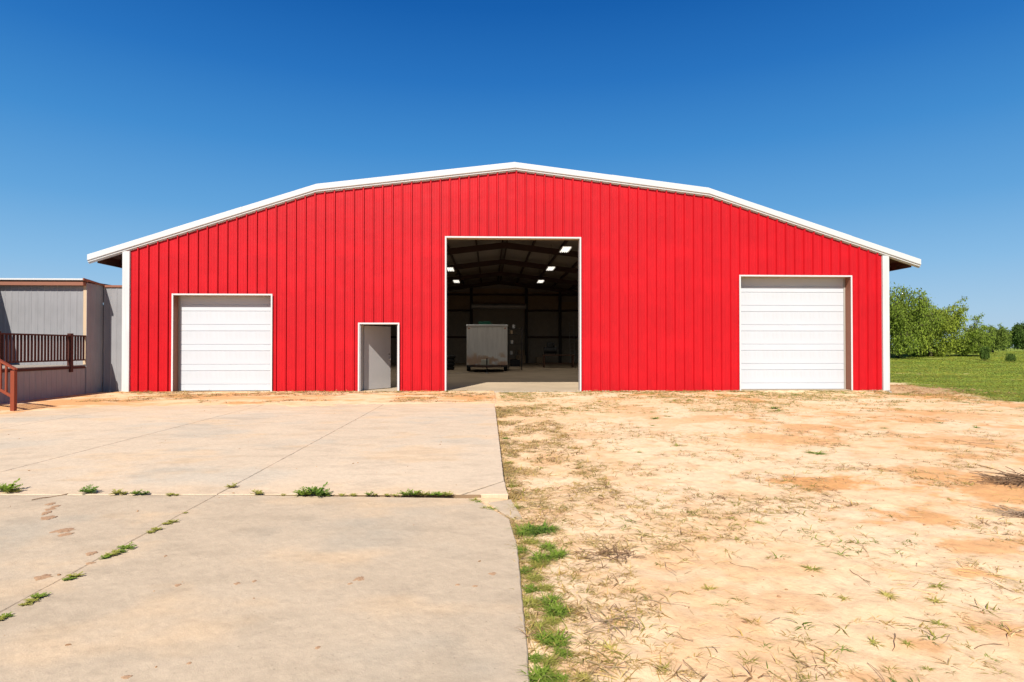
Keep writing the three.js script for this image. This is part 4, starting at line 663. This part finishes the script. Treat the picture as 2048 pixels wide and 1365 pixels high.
  mg.forEach(([x, y, z, s, g], i) => { q.setFromEuler(e.set(0, r() * 6.283, 0)); mi.setMatrixAt(i, m4.compose(V.set(x, y, z), q, S.set(s * 1.5, s * 0.8, s * 1.5))); const v = (0.65 + 0.5 * r()) * (0.7 + 0.7 * fbm(x * 0.25, z * 0.6 + 3, 3)), y2 = r() < 0.3 ? 1.4 : 1; mi.setColorAt(i, c.setRGB(0.27 * v * y2, 0.345 * v, 0.04 * v)); });
  mi.name = 'meadow_grass'; mi.castShadow = mi.receiveShadow = true; tag(mi, 'short green meadow grass beside and behind the barn', 'grass', null, 'stuff'); scene.add(mi);
}
// brush piles and single twigs
{
  const twigMat = std([0.2, 0.12, 0.065], 0.9), greyTwig = std([0.33, 0.23, 0.15], 0.9);
  function twig(r, len, rad, bend = 0.35) { const pts = []; let a = r() * 6.283, p = new THREE.Vector3(); for (let k = 0; k < 5; k++) { pts.push(p.clone()); a += (r() - .5) * bend * 2; p.add(new THREE.Vector3(Math.cos(a) * len / 4, (r() - .45) * len * 0.08, Math.sin(a) * len / 4)); } const g = new THREE.TubeGeometry(new THREE.CatmullRomCurve3(pts), 10, rad, 5); return g; }
  function brush(u, v, wpx, n, len, rad, seed, mat, label, high = 0.08) {
    const r = rng(seed), p = atY(u, v), W = (atY(u + wpx, v).x - p.x) / 2, t = thing('brush_pile', label, 'brush pile', [p.x, groundHeight(p.x, p.z), p.z]), list = [[], [], []];
    for (let k = 0; k < n; k++) { const g = twig(r, len * (0.4 + 0.9 * r()), rad * (0.5 + 0.8 * r())), a = r() * 6.283, d = W * Math.sqrt(r()) * 0.8; g.rotateZ((r() - .5) * 0.5); g.translate(Math.cos(a) * d - 0.03, 0.004 + high * r() * (1 - d / W), Math.sin(a) * d * 0.55); list[k % 3].push(g); }
    list.forEach(l => part('twigs', l, mat, t));
  }
  brush(1232, 1108, 110, 46, 0.16, 0.0022, 7, twigMat, 'small heap of dry twigs on the sand near the slab', 0.05);
  brush(2050, 965, 120, 170, 0.34, 0.0032, 8, twigMat, 'wide heap of dead brush at the edge of the sandy yard', 0.12);
  brush(2058, 1028, 90, 80, 0.24, 0.0026, 9, greyTwig, 'grey heap of dead brush next to the wide brown heap', 0.06);
  brush(1250, 1240, 130, 34, 0.17, 0.0015, 10, greyTwig, 'thin spread of pinkish dry stems on the sand', 0.015);
  const tw = [[1735, 1320, .19, 3], [2030, 1180, .22, 4], [1790, 1262, .2, 5], [1900, 1170, .16, 6], [1330, 1120, .26, 12], [1700, 1135, .2, 13], [1460, 1120, .2, 14], [1300, 1200, .22, 15], [1330, 1260, .15, 16], [1190, 1240, .2, 17], [1900, 1262, .2, 18], [1990, 890, .6, 19], [1560, 1070, .22, 20], [1260, 1330, .2, 21], [1410, 1350, .16, 22], [1860, 1235, .17, 23], [1560, 1230, .15, 24], [1950, 1290, .2, 25], [1240, 1030, .3, 26], [1185, 965, .35, 27]];
  for (const [u, v, L, s] of tw) { const p = atY(u, v), g = twig(rng(s * 31), L, 0.001 + L * 0.003, 0.35), m = single('twig', g, s % 3 ? twigMat : greyTwig, 'dry bent twig lying on the open sand', 'twig', 'twigs on the sand'); m.position.set(p.x, groundHeight(p.x, p.z) + 0.006, p.z); }
  { const p = atY(135, 989), g = twig(rng(404), 0.28, 0.004, 0.1), m = single('twig', g, twigMat, 'straight twig lying across the concrete joint', 'twig'); m.position.set(p.x, 0.005, p.z); }
  // crumbled red earth and footprints' worth of dirt on the slab, each a low mound
  const dirt = std([0.43, 0.26, 0.15], 0.95, { map: grainTile });
  const lump = seed => { const g = new THREE.SphereGeometry(1, 40, 10, 0, 6.2832, 0, Math.PI / 2), p = g.attributes.position; for (let i = 0; i < p.count; i++) { const x = p.getX(i), z = p.getZ(i), n = 0.15 + 1.7 * fbm(x * 2.6 + seed * 7 + 20, z * 2.6 + seed * 3 + 20, 4); p.setXYZ(i, x * n, p.getY(i) * (0.5 + fbm(x * 4 + seed + 9, z * 4 + 9, 2)), z * n); } g.computeVertexNormals(); return g; };
  const lumps = [1, 2, 3, 4, 5].map(lump);
  [[100, 1008, 14, 3], [110, 1013, 12, 3], [98, 1019, 16, 3], [92, 1026, 14, 4], [95, 1036, 22, 5], [125, 1061, 34, 5], [130, 1069, 22, 4], [82, 1155, 26, 6], [182, 1107, 18, 4], [180, 1127, 14, 3], [718, 1158, 22, 5], [700, 1168, 10, 2], [330, 1113, 6, 2], [985, 1148, 16, 3], [252, 1355, 16, 5], [378, 1327, 9, 3], [635, 1296, 10, 4], [473, 1168, 12, 3], [355, 1171, 12, 3], [950, 1173, 9, 2], [915, 1170, 10, 2], [508, 1163, 8, 3]].forEach(([u, v, w, hpx], i) => {
    const p = atY(u, v), W = (atY(u + w, v).x - p.x) / 2, D = Math.abs(atY(u, v - hpx).z - p.z) * 0.8, m = single('dirt_patch', lumps[i % 5], dirt, 'flat crumbled patch of reddish dirt on the concrete', 'dirt patch', 'dirt patches on the concrete');
    m.position.set(p.x, (v > 992 ? -0.003 : 0.0) + (p.z < sandEdge(p.x) + .6 ? 0.012 : 0), p.z); m.rotation.y = 0.3; m.scale.set(W, 0.006, Math.max(D, W * 0.3));
  });
}

finish(scene);
renderer.render(scene, camera);
